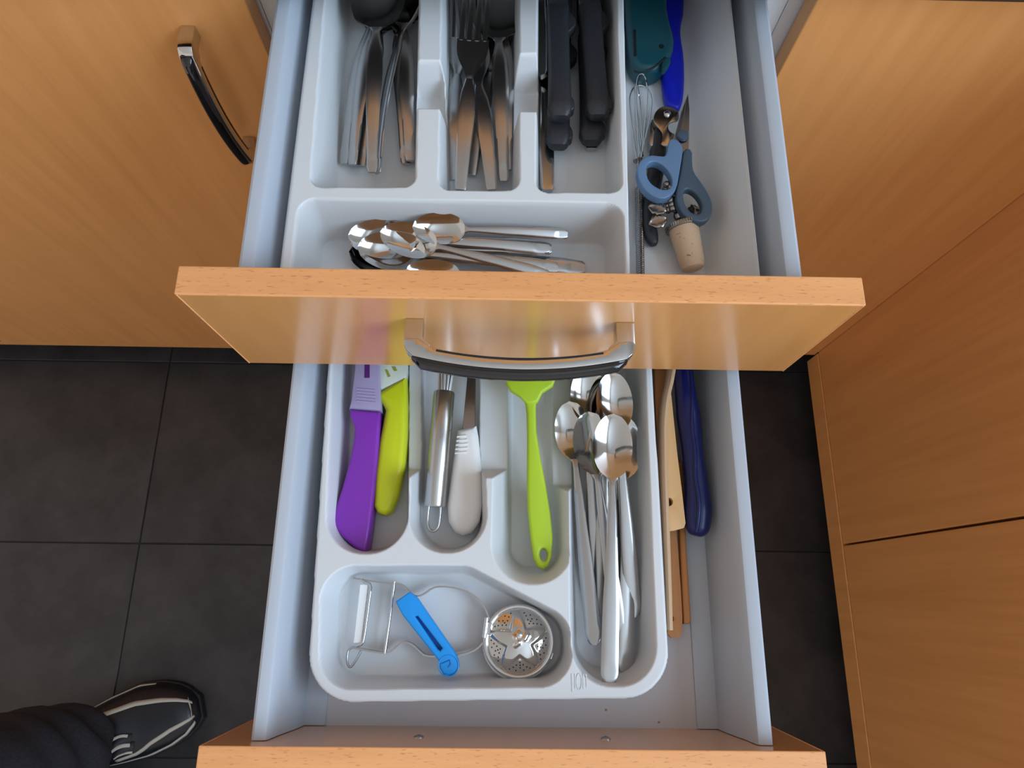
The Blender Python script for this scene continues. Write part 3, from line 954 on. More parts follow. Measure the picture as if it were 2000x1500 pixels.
def leaf(p, ang, L, W):
    n = 8
    vs_, fs = [], []
    for i in range(n + 1):
        t = i / n
        w_ = W * math.sin(math.pi * min(1, t * .96 + .02)) ** .8 * (1 + .16 * math.sin(t * 21))
        for j, u in enumerate((-1, -.5, 0, .5, 1)):
            z = .0012 * abs(u) - .0016 * t * t + (.0004 * math.sin(t * 16) * abs(u))
            vs_.append((L * t, w_ * u, z))
        for j, u in enumerate((-1, -.5, 0, .5, 1)):
            z = .0012 * abs(u) - .0016 * t * t - .0008
            vs_.append((L * t, w_ * u, z))
    for i in range(n):
        for j in range(4):
            q = i * 10 + j
            fs.append((q, q + 10, q + 11, q + 1)); fs.append((q + 5, q + 6, q + 16, q + 15))
        fs.append((i * 10, i * 10 + 5, i * 10 + 15, i * 10 + 10)); fs.append((i * 10 + 4, i * 10 + 14, i * 10 + 19, i * 10 + 9))
    fs.append((0, 1, 2, 3, 4, 9, 8, 7, 6, 5)); e = n * 10; fs.append((e, e + 5, e + 6, e + 7, e + 8, e + 9, e + 4, e + 3, e + 2, e + 1))
    me = fix(mesh('leaf', vs_, fs))
    me.transform(Matrix.Translation(Vector(p)) @ Matrix.Rotation(ang, 4, 'Z'))
    link('leaf', me, M['pewter'], s)
leaf((.1004, .0862, .8060), math.radians(196), .0125, .0052)
leaf((.0997, .0912, .8070), math.radians(158), .0125, .0048)
leaf((.1160, .0958, .8000), math.radians(5), .0110, .0050)

# scissors, open a little, lying on the corkscrew and the stopper
s = thing('scissors', 'pair of scissors with slate blue handles, lying slightly open on the corkscrew', 'scissors', (.1167, .1441, .7870))
za, zb = .8085, .8110
sl = lambda x, y: 0.0
b1 = prism('blade', M['steel_soft'], s, [(.1209, .1881), (.1211, .1734), (.1194, .1529), (.1179, .1367), (.1110, .1357), (.1088, .1467), (.1088, .1527), (.1147, .1720)], .8085, .8098, .0004, 1)
b2 = prism('blade', M['blade'], s, [(.1195, .1841), (.1142, .1699), (.1087, .1515), (.1042, .1370), (.1085, .1354), (.1113, .1456), (.1163, .1673)], .8099, .8110, .0003, 1)
me = lathe_me('pivot', [(.0043, 0), (.0043, .0014), (.0036, .0024), (.0002, .0027)], 20, (.1141, .1501, .8108), Vector((.1141, .1501, .8108)) + Vector((0, 0, 1)))
link('pivot', me, M['scissor_dark'], s)
prism('finger_loop', M['scissor_light'], s, [(.1037, .1447), (.1081, .1457), (.1125, .1407), (.1125, .1344), (.1098, .1206), (.1064, .1050), (.1026, .1001), (.0968, .0968), (.0902, .0987), (.0838, .1046), (.0803, .1134), (.0800, .1212), (.0831, .1279), (.0894, .1318), (.0958, .1311), (.1004, .1308), (.1022, .1375)], .8066, .8142, .0024, 4, smooth_pts=1,
      holes=[chaikin([Vector(q) for q in [(.0861, .1226), (.0895, .1264), (.0945, .1265), (.0999, .1220), (.1035, .1151), (.1038, .1082), (.1011, .1045), (.0961, .1040), (.0896, .1079), (.0864, .1140)]], 1)], label='lighter blue finger loop')
prism('finger_loop', M['scissor_dark'], s, [(.1137, .1385), (.1198, .1382), (.1190, .1260), (.1196, .1194), (.1241, .1118), (.1290, .1017), (.1308, .0929), (.1292, .0854), (.1247, .0806), (.1181, .0804), (.1117, .0838), (.1072, .0913), (.1056, .0992), (.1072, .1077), (.1099, .1180), (.1120, .1292)], .8060, .8132, .0024, 4, smooth_pts=1,
      holes=[chaikin([Vector(q) for q in [(.1116, .1046), (.1149, .1063), (.1196, .1031), (.1230, .0968), (.1233, .0908), (.1213, .0864), (.1164, .0867), (.1122, .0926), (.1109, .0993)]], 1)], label='darker slate finger loop')

# ------------------------------------------------------------------ lower tray: knives with sheaths
k = thing('paring_knife', 'purple-handled knife in a lilac sheath', 'knife', (-.1249, -.0702, .6635))
zk = .688
prism('handle', M['purple'], k, [(-.1330, -.0201), (-.1087, -.0222), (-.1082, -.0353), (-.1080, -.0560), (-.1087, -.0861), (-.1099, -.1134), (-.1113, -.1301), (-.1135, -.1320), (-.1215, -.1280), (-.1310, -.1205), (-.1397, -.1103), (-.1376, -.0983), (-.1338, -.0833), (-.1302, -.0644), (-.1280, -.0468), (-.1280, -.0360), (-.1301, -.0302), (-.1324, -.0268)], T2 + .0035, .6885, .0046, 4)
prism('sheath', M['lilac'], k, [(-.1362, .0864), (-.1160, .0868), (-.1114, .0146), (-.1088, -.0123), (-.1077, -.0216), (-.1336, -.0199), (-.1325, -.0135), (-.1318, .0143)], T2 + .006, .6890, .0024, 2)
prism('slot', M['purple_dark'], k, [(-.1253, .0493), (-.1219, .0494), (-.1187, .0057), (-.1229, .0056)], .6885, .6893)
for i in range(5):
    prism('rib', M['lilac'], k, [[(-.1284, -.0031), (-.1135, -.0042), (-.1134, -.0051), (-.1283, -.0040)], [(-.1282, -.0057), (-.1133, -.0068), (-.1132, -.0076), (-.1281, -.0066)], [(-.1280, -.0083), (-.1127, -.0093), (-.1126, -.0102), (-.1279, -.0092)], [(-.1282, -.0109), (-.1125, -.0119), (-.1124, -.0128), (-.1281, -.0117)], [(-.1280, -.0134), (-.1123, -.0145), (-.1123, -.0153), (-.1279, -.0143)]][i], .6886, .6897, .0003, 1)
k = thing('paring_knife', 'yellow-green-handled knife in a pale perforated sheath', 'knife', (-.1013, -.0487, .6635))
prism('handle', M['lime'], k, [(-.0900, .0096), (-.0878, -.0151), (-.0868, -.0405), (-.0875, -.0632), (-.0908, -.0874), (-.0952, -.1005), (-.1005, -.1033), (-.1057, -.1018), (-.1092, -.0967), (-.1101, -.0737), (-.1087, -.0471), (-.1061, -.0261), (-.1052, -.0197), (-.1072, -.0154), (-.1125, -.0103), (-.1128, -.0056), (-.1089, -.0025)], T2 + .0020, .6855, .0056, 4)
prism('sheath', M['lime_sheath'], k, [(-.1178, .0891), (-.0943, .0895), (-.0896, .0149), (-.0900, .0078), (-.1067, -.0008), (-.1123, -.0040)], T2 + .004, .6840, .0022, 2)
prism('slot', M['olive'], k, [(-.1077, .0146), (-.1056, .0146), (-.1027, .0089), (-.1047, .0080)], .6836, .6843)
prism('slot', M['olive'], k, [(-.1024, .0173), (-.0994, .0174), (-.0975, .0138), (-.1000, .0134)], .6836, .6843)

w = thing('whisk', 'steel whisk with a tubular handle and hanging loop', 'whisk', (-.0613, -.0482, .6635))
ha, hb = Vector((-.0579, -.0040, .6870)), Vector((-.0623, -.0963, .6800))
L = (hb - ha).length
link('handle', lathe_me('handle', [(.0060, 0), (.0081, .0006), (.0086, .0018), (.0087, L - .0012), (.0080, L), (.0001, L + .0001)], 28, ha, hb), M['steel_tube'], w)
ax = (hb - ha).normalized(); sd_ = ax.cross(Vector((0, 0, 1))).normalized()
lp = [(hb - ax * .002) + sd_ * x + ax * y for (x, y) in ((.0046, 0), (.0048, .010), (.0042, .0170), (.0020, .0205), (-.0020, .0205), (-.0042, .0170), (-.0048, .010), (-.0046, 0))]
tube('hanging_loop', M['steel_bright'], w, lp, .0011, 8, smooth=2)
upv = sd_.cross(ax).normalized()
for i in range(6):
    an = math.pi * i / 6
    path = []
    for q in range(21):
        t = q / 20
        r = .024 * math.sin(math.pi * t) ** .8 + .0035 * abs(math.cos(math.pi * t))
        sgn = 1 if t <= .5 else -1
        rr = math.copysign(1, .5 - t) * (.0042 + .022 * math.sin(math.pi * min(t, 1 - t)) ** 1.3) if t != .5 else 0
        if abs(t - .5) < .12: rr *= abs(t - .5) / .12 * .7 + .3 if t != .5 else 0
        along = .002 - .105 * math.sin(math.pi * t) ** .9
        path.append(ha + ax * along + (sd_ * math.cos(an) + upv * math.sin(an) * .55) * rr)
    tube('wire_loop', M['steel_soft'], w, path, .0009, 6, smooth=1)

k = thing('knife', 'white-handled knife with grip ribs, beside the whisk', 'knife', (-.0403, -.0733, .6635))
prism('handle', M['white_plastic'], k, [(-.0468, -.0342), (-.0316, -.0301), (-.0297, -.0390), (-.0277, -.0557), (-.0256, -.0741), (-.0251, -.0941), (-.0272, -.1071), (-.0329, -.1153), (-.0399, -.1177), (-.0463, -.1151), (-.0513, -.1074), (-.0526, -.0944), (-.0507, -.0724), (-.0486, -.0518)], T2 + .0020, .6825, .0058, 4)
prism('blade', M['blade'], k, [(-.0428, -.0351), (-.0325, -.0324), (-.0332, .0094), (-.0355, .0930), (-.0421, .0929), (-.0404, .0093)], .6778, .6792, .0003, 1)
for i, q in enumerate([[(-.0469, -.0402), (-.0392, -.0389), (-.0387, -.0401), (-.0469, -.0415)], [(-.0472, -.0436), (-.0383, -.0422), (-.0378, -.0435), (-.0472, -.0448)], [(-.0475, -.0469), (-.0377, -.0455), (-.0373, -.0468), (-.0475, -.0482)], [(-.0478, -.0503), (-.0376, -.0489), (-.0376, -.0501), (-.0478, -.0515)], [(-.0481, -.0536), (-.0379, -.0522), (-.0379, -.0534), (-.0480, -.0548)]]):
    prism('grip_rib', M['white_plastic'], k, q, .6818, .6836, .0003, 1)

k = thing('spatula', 'lime silicone spatula with a hole at its end', 'spatula', (.0168, -.0641, .6635))
hole = circle(*[(.0222, -.1320)][0], .0029, 20, .0046, math.radians(5))
prism('blade', M['silicone'], k, [(-.0093, .0835), (.0324, .0843), (.0318, .0046), (.0293, -.0019), (.0211, -.0075), (.0171, -.0156), (.0090, -.0170), (.0033, -.0112), (-.0045, -.0062), (-.0082, -.0003)], .6930, .7000, .0022, 3)
ypts = [(.0182, -.0075), (.0162, -.0203), (.0162, -.0370), (.0194, -.0594), (.0237, -.0813)]
prism('handle', M['silicone'], k, [(.0176, -.0055), (.0159, -.0192), (.0164, -.0381), (.0196, -.0586), (.0239, -.0807), (.0274, -.1022), (.0292, -.1195), (.0284, -.1327), (.0260, -.1398), (.0222, -.1428), (.0176, -.1410), (.0145, -.1347), (.0122, -.1197), (.0101, -.1005), (.0093, -.0809), (.0091, -.0403), (.0086, -.0235), (.0069, -.0108), (.0052, -.0065)], .6790, .6895, .0040, 3, z_slope=lambda x, y: .0095 * max(0, min(1, (y + .155) / .145)), holes=[hole])

# ------------------------------------------------------------------ long spoons at the right of the lower tray
lk = [(0, .0024), (.015, .0046), (.06, .0062), (.3, .0060), (.75, .0040), (1, .0025)]
ls = spoon_proto('long_spoon', 'x', 'long spoons in the lower tray', .195, .050, .0152, .0022, lk, .0062, .0018, M['steel_soft'], M['steel_bright'], arch=.003, bias=.02)
place_tips(ls, .195, [
    ((.0750, -.0271, .7105), (.0678, -.2138, .6985), 0),
    ((.0572, -.0224, .6980), (.0817, -.2130, .6770), -4),
    ((.0431, -.0119, .6900), (.0606, -.1983, .6790), -16, .95),
    ((.0865, -.0232, .6900), (.0834, -.2129, .6780), 10),
    ((.0764, .0089, .7035), (.0901, -.1793, .6800), 2, .96),
    ((.0730, .0091, .6960), (.0660, -.1806, .6710), -4, .96),
    ((.0576, .0162, .6950), (.0633, -.1673, .6700), -6, .94),
    ((.0753, .0055, .6940), (.0785, -.1893, .6690), 0, .97)],
   ['long spoon lying topmost and nearest the front in the lower tray, its bright bowl open',
    'long spoon with a dark bowl just left of the topmost long spoon',
    'long spoon furthest left in the right compartment, its bowl tipped to the left',
    'long spoon half hidden right under the topmost one',
    'long spoon with the bright bowl nearest the upper drawer, on top there',
    'long spoon nested under the bright bowl nearest the upper drawer',
    'long spoon with a dark bowl under the drawer handle',
    'lowest long spoon of the two nested near the upper drawer'])

# ------------------------------------------------------------------ low compartment: peeler, blue sheath, tea infuser
p = thing('peeler', 'steel wire-frame peeler with a serrated swivel blade', 'peeler', (-.1028, -.1804, .6635))
fr = [(-.1223, -.1503, .6720), (-.1179, -.1510, .6720), (-.1032, -.1531, .6720), (-.0914, -.1537, .6720), (-.0851, -.1544, .6720), (-.0810, -.1585, .6720), (-.0769, -.1622, .6720), (-.0725, -.1632, .6720), (-.0676, -.1609, .6720), (-.0619, -.1567, .6720), (-.0553, -.1555, .6720), (-.0443, -.1565, .6720), (-.0332, -.1598, .6720), (-.0252, -.1657, .6720), (-.0196, -.1738, .6720), (-.0175, -.1822, .6720), (-.0189, -.1902, .6720), (-.0237, -.1975, .6720), (-.0304, -.2022, .6720), (-.0395, -.2044, .6720), (-.0521, -.2053, .6720), (-.0646, -.2054, .6720), (-.0694, -.2019, .6720), (-.0742, -.1976, .6720), (-.0801, -.1955, .6720), (-.0850, -.1967, .6720), (-.0886, -.2003, .6720), (-.0922, -.2032, .6720), (-.0967, -.2036, .6720), (-.1075, -.2019, .6720), (-.1199, -.1999, .6720)]
link('frame', sweep_me('frame', chaikin([Vector(q) for q in fr], 1, False), [(-.0006, -.0042), (.0006, -.0042), (.0006, .0042), (-.0006, .0042)]), M['steel_soft'], p)
bl = [(-.1170, -.1548), (-.1104, -.1547), (-.1123, -.1968), (-.1187, -.1968)]
prism('blade', M['white_plastic'], p, bl, .6738, .6752, .0004, 1)
a, b = Vector((-.1107, -.1558, .6750)), Vector((-.1128, -.1953, .6750))
vs_, fs = [], []
for i in range(34):
    q = a + (b - a) * (i / 33)
    o_ = len(vs_)
    dd = (b - a).normalized() * .00055; nn_ = Vector((dd.y, -dd.x, 0)).normalized() * -.0008
    for zz in (.6741, .6756): vs_ += [(q.x - dd.x, q.y - dd.y, zz), (q.x + dd.x, q.y + dd.y, zz), (q.x + nn_.x, q.y + nn_.y, zz)]
    fs += [(o_, o_ + 1, o_ + 2), (o_ + 5, o_ + 4, o_ + 3), (o_, o_ + 3, o_ + 4, o_ + 1), (o_ + 1, o_ + 4, o_ + 5, o_ + 2), (o_ + 2, o_ + 5, o_ + 3, o_)]
o = link('teeth', mesh('teeth', vs_, fs, False), M['steel_soft'], p); tag(o, kind='stuff')
tube('swivel_bar', M['steel_bright'], p, [(-.1172, -.1514, .6755), (-.1135, -.1529, .6760), (-.1082, -.1551, .6760), (-.1088, -.1636, .6760), (-.1106, -.1910, .6760), (-.1116, -.1974, .6760), (-.1162, -.1989, .6755)], .0011, 8, smooth=1)
tube('cross_bar', M['steel_bright'], p, [(-.0911, -.1526, .6750), (-.0920, -.1690, .6750), (-.0951, -.2037, .6750)], .0014, 8)
tube('wire_hook', M['steel_soft'], p, [(-.1187, -.1997, .6740), (-.1220, -.2012, .6740), (-.1228, -.2048, .6740), (-.1223, -.2108, .6740), (-.1206, -.2135, .6740), (-.1188, -.2132, .6740), (-.1157, -.2082, .6740), (-.1128, -.2022, .6740)], .0009, 8, smooth=1)
tube('pin', M['steel_bright'], p, [(-.1146, -.1483, .6740), (-.1143, -.1566, .6740)], .0008, 6)

b_ = thing('blade_guard', 'bright blue plastic guard with a long slot, lying across the peeler', 'guard', (-.0651, -.1893, .6635))
sl_ = [(-.0726, -.1773), (-.0707, -.1770), (-.0517, -.1990), (-.0531, -.2008), (-.0550, -.1998)]
prism('body', M['sky'], b_, [(-.0879, -.1670), (-.0777, -.1600), (-.0717, -.1643), (-.0430, -.2011), (-.0398, -.2069), (-.0389, -.2117), (-.0414, -.2159), (-.0457, -.2176), (-.0502, -.2167), (-.0529, -.2129), (-.0539, -.2078), (-.0821, -.1764)], .6768, .6860, .0016, 3, holes=[sl_])
prism('slot_floor', M['sky_dark'], b_, [(-.0744, -.1760), (-.0706, -.1760), (-.0505, -.2001), (-.0534, -.2022), (-.0565, -.2008)], .6770, .6800)
(ex, ey) = [(-.0467, -.2107)][0]
tube('end_ring', M['sky'], b_, [(x, y, .6860) for x, y in circle(ex, ey, .0072, 24)], .0005, 6, True)
tube('end_notch', M['sky_dark'], b_, [(-.0519, -.2094, .6860), (-.0460, -.2069, .6862), (-.0452, -.2096, .6862), (-.0470, -.2117, .6860)], .0004, 6)

t = thing('tea_infuser', 'round steel tea infuser with a raised star and pin holes', 'infuser', (.0045, -.1955, .6635))
(cx, cy) = [(.0041, -.1939)][0]
rr = .0262
# lid: dome with a raised star, rounded towards its rim
nr, na = 30, 120
vs_, fs = [], []
rot0 = math.radians(-50)
def star(r, a):
    k_ = (a - rot0) % (2 * math.pi / 5)
    k_ = abs(k_ - math.pi / 5) / (math.pi / 5)         # 1 at a point, 0 between
    lim = 0.47 + 0.53 * k_ ** 1.6
    return max(0.0, min(1.0, (lim - r) / .10))
for i in range(nr + 1):
    r = i / nr
    for j in range(na):
        a = 2 * math.pi * j / na
        sv = star(r, a); sv = sv * sv * (3 - 2 * sv)
        z = .0052 * (1 - r ** 2.2) + .0028 * sv * (1 - .55 * r) 
        z += .0012 * sum(math.exp(-(((r * math.cos(a) - bx) ** 2 + (r * math.sin(a) - by) ** 2) / .006)) for bx, by in ((.02, .22), (-.12, .12), (.18, .08), (0, -.02), (.25, .2), (-.1, -.1)))
        vs_.append((cx + rr * .90 * r * math.cos(a), cy + rr * .90 * r * math.sin(a), .6775 + z))
for i in range(nr):
    for j in range(na):
        l = (j + 1) % na
        fs.append((i * na + j, (i + 1) * na + j, (i + 1) * na + l, i * na + l))
lid = link('lid', fix(mesh('lid', vs_, fs)), M['chrome'], t, label='domed lid with a raised star')
me = sweep_me('rim', [(x, y, .6780) for x, y in circle(cx, cy, rr * .945, 64)], ring_section(.0017, .0013, 10, 3), True)
link('rim', me, M['steel_bright'], t)
link('bowl', lathe_me('bowl', [(.008, 0), (.016, .0025), (.022, .0062), (rr * .95, .0098), (rr, .0106), (rr, .0122), (rr * .93, .0124)], 56, (cx - .0006, cy - .0016, T2 + .0006), (cx - .0006, cy - .0016, 1)), M['steel_soft'], t)
holes = []
for k5 in range(5):
    a0 = rot0 + 2 * math.pi * k5 / 5 + math.pi / 5
    for (r, da) in ((.62, 0), (.70, -.16), (.70, .14), (.78, -.28), (.78, 0), (.79, .26), (.86, -.40), (.86, -.16), (.86, .12), (.86, .36), (.70, .0)):
        a = a0 + da
        holes.append((cx + rr * .9 * r * math.cos(a), cy + rr * .9 * r * math.sin(a), .6775 + .0052 * (1 - r ** 2.2)))
vs_, fs = [], []
for (x, y, z) in holes:
    o_ = len(vs_)
    for q in range(8):
        vs_.append((x + .00058 * math.cos(q * math.pi / 4), y + .00058 * math.sin(q * math.pi / 4), z + .00016))
    for q in range(8):
        vs_.append((x + .00058 * math.cos(q * math.pi / 4), y + .00058 * math.sin(q * math.pi / 4), z - .0005))
    fs.append(tuple(range(o_, o_ + 8)))
    fs += [(o_ + q, o_ + 8 + q, o_ + 8 + (q + 1) % 8, o_ + (q + 1) % 8) for q in range(8)]
o = link('pin_holes', mesh('pin_holes', vs_, fs, False), M['hole_dark'], t); tag(o, kind='stuff')
tube('hinge', M['steel_bright'], t, [(-.0201, -.1776, .6790), (-.0217, -.1917, .6790)], .0018, 10)
prism('hinge_plate', M['steel_bright'], t, [(-.0216, -.1802), (-.0155, -.1812), (-.0172, -.1899), (-.0222, -.1892)], .6775, .6795, .0005, 1)
prism('catch', M['steel_bright'], t, [(.0273, -.2008), (.0303, -.2019), (.0288, -.2068), (.0258, -.2058)], .6760, .6785, .0005, 1)

# ------------------------------------------------------------------ wooden and blue utensils beside the lower tray
u = thing('wooden_spatula', 'thin pale wooden spatula standing on edge beside the tray', 'spatula', (.1211, -.0955, .6597))
pa = [(.1309, .0908, .6900), (.1276, .0261, .6900), (.1243, .0062, .6900), (.1192, -.0112, .6900), (.1161, -.0303, .6900), (.1146, -.0593, .6900), (.1141, -.0989, .6880), (.1141, -.1445, .6840), (.1140, -.1830, .6800)]
link('blade', sweep_me('blade', chaikin([Vector(q) for q in pa], 1, False), [(-.0018, -.0200), (.0018, -.0200), (.0018, .0140), (.0008, .0152), (-.0008, .0152), (-.0018, .0140)]), M['pale_wood'], u)
u = thing('wooden_spatula', 'brown wooden spatula blade lying flat, right against the tray', 'spatula', (.1216, -.0049, .6597))
prism('blade', M['brown_wood'], u, [(.1183, .0934), (.1329, .0937), (.1271, .0148), (.1209, -.0051), (.1171, -.0289), (.1138, -.0457), (.1137, -.0074)], .6790, .6840, .0012, 2)
u = thing('wooden_spatula', 'light wooden handle with a drilled hole, overlapping the blue handle', 'spatula', (.1330, -.0703, .6597))
hole = circle(*[(.1183, -.0915)][0], .0034, 18)
prism('handle', M['bamboo'], u, [(.1226, -.0010), (.1253, -.0052), (.1271, -.0514), (.1291, -.0835), (.1303, -.1077), (.1289, -.1111), (.1218, -.1131), (.1139, -.1140), (.1152, -.0837), (.1187, -.0350)], .6868, .6920, .0012, 2, holes=[hole])
u = thing('wooden_spoon', 'brown wooden handle with a rounded end, longest beside the tray', 'spoon', (.1279, -.1552, .6597))
hole = circle(*[(.1182, -.1770)][0], .0032, 18)
prism('handle', M['brown_wood'], u, [(.1202, -.0564), (.1293, -.0562), (.1275, -.1131), (.1281, -.1554), (.1280, -.1758), (.1269, -.1878), (.1240, -.1911), (.1190, -.1908), (.1161, -.1879), (.1165, -.1517)], .6690, .6750, .0018, 3, holes=[hole])
u = thing('wooden_stick', 'narrow brown wooden stick, right of the longest wooden handle', 'stick', (.1368, -.1434, .6597))
prism('handle', M['brown_wood'], u, [(.1309, -.0562), (.1359, -.0561), (.1348, -.1130), (.1346, -.1515), (.1348, -.1783), (.1327, -.1809), (.1288, -.1809), (.1291, -.1516)], .6680, .6750, .0018, 3)
u = thing('utensil', 'deep blue moulded plastic handle lying along the drawer side', 'utensil', (.1490, -.0530, .6597))
tube('handle', M['navy_handle'], u, [(.1367, .0720, .6900), (.1361, .0263, .6900), (.1373, -.0001, .6900), (.1390, -.0258, .6900), (.1398, -.0508, .6900), (.1416, -.0749, .6890), (.1421, -.0946, .6880), (.1406, -.1094, .6870), (.1385, -.1163, .6870)], 1.0, 18, smooth=2,
     scale=[(.0082, .008), (.0084, .008), (.0080, .009), (.0096, .009), (.0082, .009), (.0090, .009), (.0108, .0095), (.0094, .008), (.0034, .003)], power=2.2)
tube('ridge', M['navy_handle'], u, [(.1401, .0149, .6975), (.1404, -.0069, .6985), (.1379, -.0322, .6988), (.1398, -.0525, .6985), (.1382, -.0725, .6980), (.1403, -.0902, .6985), (.1389, -.1054, .6970), (.1379, -.1138, .6930)], .0016, 8, smooth=2)

# crumbs on the lower drawer's base
crumb_me = None
bm = bmesh.new(); bmesh.ops.create_icosphere(bm, subdivisions=1, radius=.0011)
for v in bm.verts: v.co *= random.uniform(.7, 1.15)
crumb_me = bpy.data.meshes.new('crumb'); bm.to_mesh(crumb_me); bm.free(); crumb_me.materials.append(M['brown_wood'])
for (q, lb) in (((.0701, -.2425, .6597), 'tiny brown crumb left on the lower drawer base behind the front'),
                ((.1092, -.2505, .6597), 'tiny brown crumb nearest the front, right on the lower drawer base')):
    o = bpy.data.objects.new('crumb', crumb_me); o.location = (q[0], q[1], q[2] + .0009); COL.objects.link(o)
    tag(o, lb, 'crumb', 'crumbs on the lower drawer base')

# ------------------------------------------------------------------ the photographer's legs
man = thing('person', 'person standing in charcoal trousers and a dark striped shoe', 'person', (-0.66, -0.40, 0.0))
def legs():
    me = bpy.data.meshes.new('trousers')
    V = [(-.70, -.43, .93), (-.69, -.375, .86), (-.664, -.384, .48), (-.644, -.390, .10), (-.638, -.390, .055),
         (-.68, -.50, .86), (-.628, -.486, .50), (-.640, -.492, .10), (-.635, -.492, .050), (-.71, -.44, 1.02)]
    E = [(0, 1), (1, 2), (2, 3), (3, 4), (0, 5), (5, 6), (6, 7), (7, 8), (0, 9)]
    Rr = [.13, .085, .078, .073, .076, .085, .082, .072, .075, .15]
    bm = bmesh.new()
    vv = [bm.verts.new(v) for v in V]
    for a, b in E: bm.edges.new((vv[a], vv[b]))
    bm.to_mesh(me); bm.free()
    o = bpy.data.objects.new('trousers', me)
    COL.objects.link(o)
    md = o.modifiers.new('skin', 'SKIN')
    for i, r in enumerate(Rr):
        me.skin_vertices[0].data[i].radius = (r, r)
        me.skin_vertices[0].data[i].use_root = (i == 0)
    sb = o.modifiers.new('sub', 'SUBSURF'); sb.levels = 3; sb.render_levels = 3
    dg = bpy.context.evaluated_depsgraph_get()
    m2 = bpy.data.meshes.new_from_object(o.evaluated_get(dg))
    bpy.data.objects.remove(o)
    # soft folds near the hems
    for v in m2.vertices:
        z = v.co.z
        f = math.exp(-((z - .14) / .12) ** 2)
        v.co += v.normal * (.0060 * f * math.sin(z * 95 + v.co.x * 40 + 1.7 * math.sin(v.co.y * 60)) + .003 * math.sin(z * 23 + v.co.y * 30))
    m2.polygons.foreach_set('use_smooth', [True] * len(m2.polygons))
    return m2
link('trousers', legs(), M['trousers'], man)

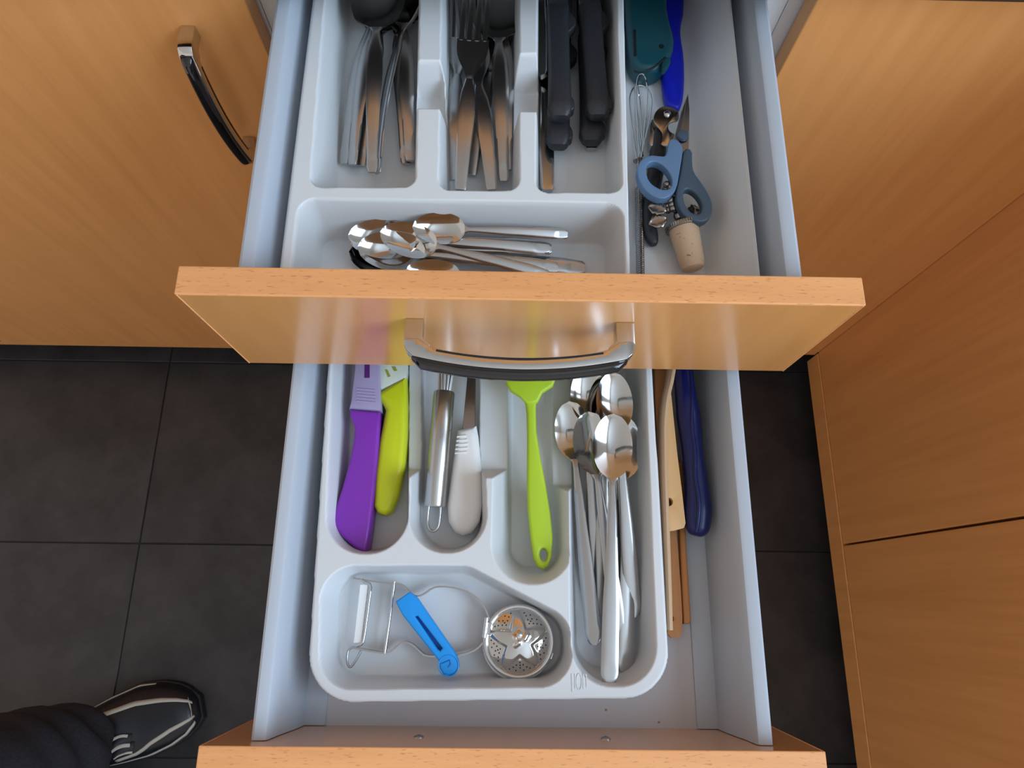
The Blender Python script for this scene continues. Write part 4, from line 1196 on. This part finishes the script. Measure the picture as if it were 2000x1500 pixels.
def shoe(cx, cy, ang, parent):
    """shoe pointing along +X from the heel, built from cross-sections"""
    L = .285
    st = [  # t, half width, top height, y shift
        (0.0, .016, .030, 0), (.03, .026, .060, 0), (.10, .034, .085, 0), (.25, .038, .092, 0), (.42, .042, .086, .002), (.58, .050, .068, .004),
        (.72, .0535, .054, .005), (.84, .0470, .046, .003), (.92, .0375, .041, .001), (.97, .0280, .035, -.001), (1.0, .0140, .026, -.003)]
    def width_at(t):
        for a, b in zip(st, st[1:]):
            if t <= b[0]:
                w = (t - a[0]) / (b[0] - a[0]); return [p_ + (q_ - p_) * w for p_, q_ in zip(a[1:], b[1:])]
        return list(st[-1][1:])
    Rm = Matrix.Translation((cx, cy, 0)) @ Matrix.Rotation(ang, 4, 'Z')
    n, m_ = 44, 25
    def pt(t, a, off=0.0):
        w, h, ys_ = width_at(t)
        c_, s_ = math.cos(a), math.sin(a)
        x = L * t - L
        y = ys_ + (w + off) * math.copysign(abs(c_) ** .75, c_)
        z = .016 + (h - .016 + off) * abs(s_) ** .85
        return Vector((x + (off if t > .9 else 0) * .6, y, z))
    vs_, fs = [], []
    for i in range(n + 1):
        t = .5 - .5 * math.cos(math.pi * i / n)
        for j in range(m_):
            vs_.append(Rm @ pt(t, math.pi * j / (m_ - 1)))
    for i in range(n):
        for j in range(m_ - 1):
            q = i * m_ + j
            fs.append((q, q + 1, q + m_ + 1, q + m_))
        fs.append((i * m_, (i + 1) * m_, (i + 1) * m_ + m_ - 1, i * m_ + m_ - 1))
    fs.append(tuple(range(m_))); fs.append(tuple(n * m_ + j for j in range(m_ - 1, -1, -1)))
    up_ = link('shoe', fix(mesh('shoe', vs_, fs)), M['leather'], parent, label='dark leather shoe with cream stripes')
    # sole
    outl = []
    for i in range(25):
        w, h, ys_ = width_at(i / 24); outl.append((L * i / 24 - L + (.003 if i == 24 else 0), ys_ + w + .0032))
    for i in range(24, -1, -1):
        w, h, ys_ = width_at(i / 24); outl.append((L * i / 24 - L + (.003 if i == 24 else 0), ys_ - w - .0032))
    outl = [(Rm @ Vector((x, y, 0)))[:2] for x, y in outl]
    prism('sole', M['rubber'], up_, outl, 0.0005, .015, .0015, 2)
    # stripes: cream ribbons on the upper
    def ribbon(pts, wd, nm='stripe'):
        P_ = []
        for i in range(25):
            f = i / 24 * (len(pts) - 1); a = min(int(f), len(pts) - 2); w = f - a
            P_.append((pts[a][0] * (1 - w) + pts[a + 1][0] * w, pts[a][1] * (1 - w) + pts[a + 1][1] * w))
        vs2, fs2 = [], []
        for (t, a) in P_:
            for (da, off) in ((-wd, -.001), (-wd, .0009), (wd, .0009), (wd, -.001)):
                vs2.append(Rm @ pt(t, max(0.0, min(math.pi, a + da)), off))
        for i in range(24):
            for q in range(4):
                r = (q + 1) % 4
                fs2.append((i * 4 + q, i * 4 + r, i * 4 + 4 + r, i * 4 + 4 + q))
        fs2 += [(0, 1, 2, 3), (99, 98, 97, 96)]
        link(nm, fix(mesh(nm, vs2, fs2)), M['cream'], up_, label='cream stripe')
    D = math.radians
    ribbon([(.45, D(62)), (.60, D(64)), (.75, D(66)), (.90, D(68)), (.985, D(70))], .075)
    ribbon([(.40, D(22)), (.55, D(20)), (.70, D(16)), (.80, D(10))], .08)
    ribbon([(.58, D(145)), (.68, D(140)), (.76, D(126)), (.86, D(116)), (.985, D(112))], .075)
    ribbon([(.52, D(172)), (.66, D(170)), (.80, D(167)), (.92, D(160)), (.98, D(140))], .13)
    ribbon([(.970, D(62)), (.978, D(90)), (.974, D(116))], .16, 'toe_trim')
    # two straps over the instep, each edged with cream
    for a0 in (D(118), D(104)):
        lp_ = [Rm @ pt(t, a, .0022) for (t, a) in ((.585, a0 + .06), (.615, a0 - .04), (.655, a0 - .05), (.690, a0 + .02))]
        tube('strap', M['leather'], up_, lp_, .0075, 8, smooth=2, rv=.0030)
        for da in (.13, -.09):
            ep = [Rm @ pt(t, a + da, .0050) for (t, a) in ((.595, a0 + .02), (.62, a0 - .04), (.655, a0 - .05), (.682, a0))]
            tube('strap_edging', M['cream'], up_, ep, .0022, 8, smooth=2, rv=.0012, label='cream edging of the strap')
    return up_
shoe(-0.4880, -0.3330, math.radians(18), man)
shoe(-0.4550, -0.5250, math.radians(4), man)
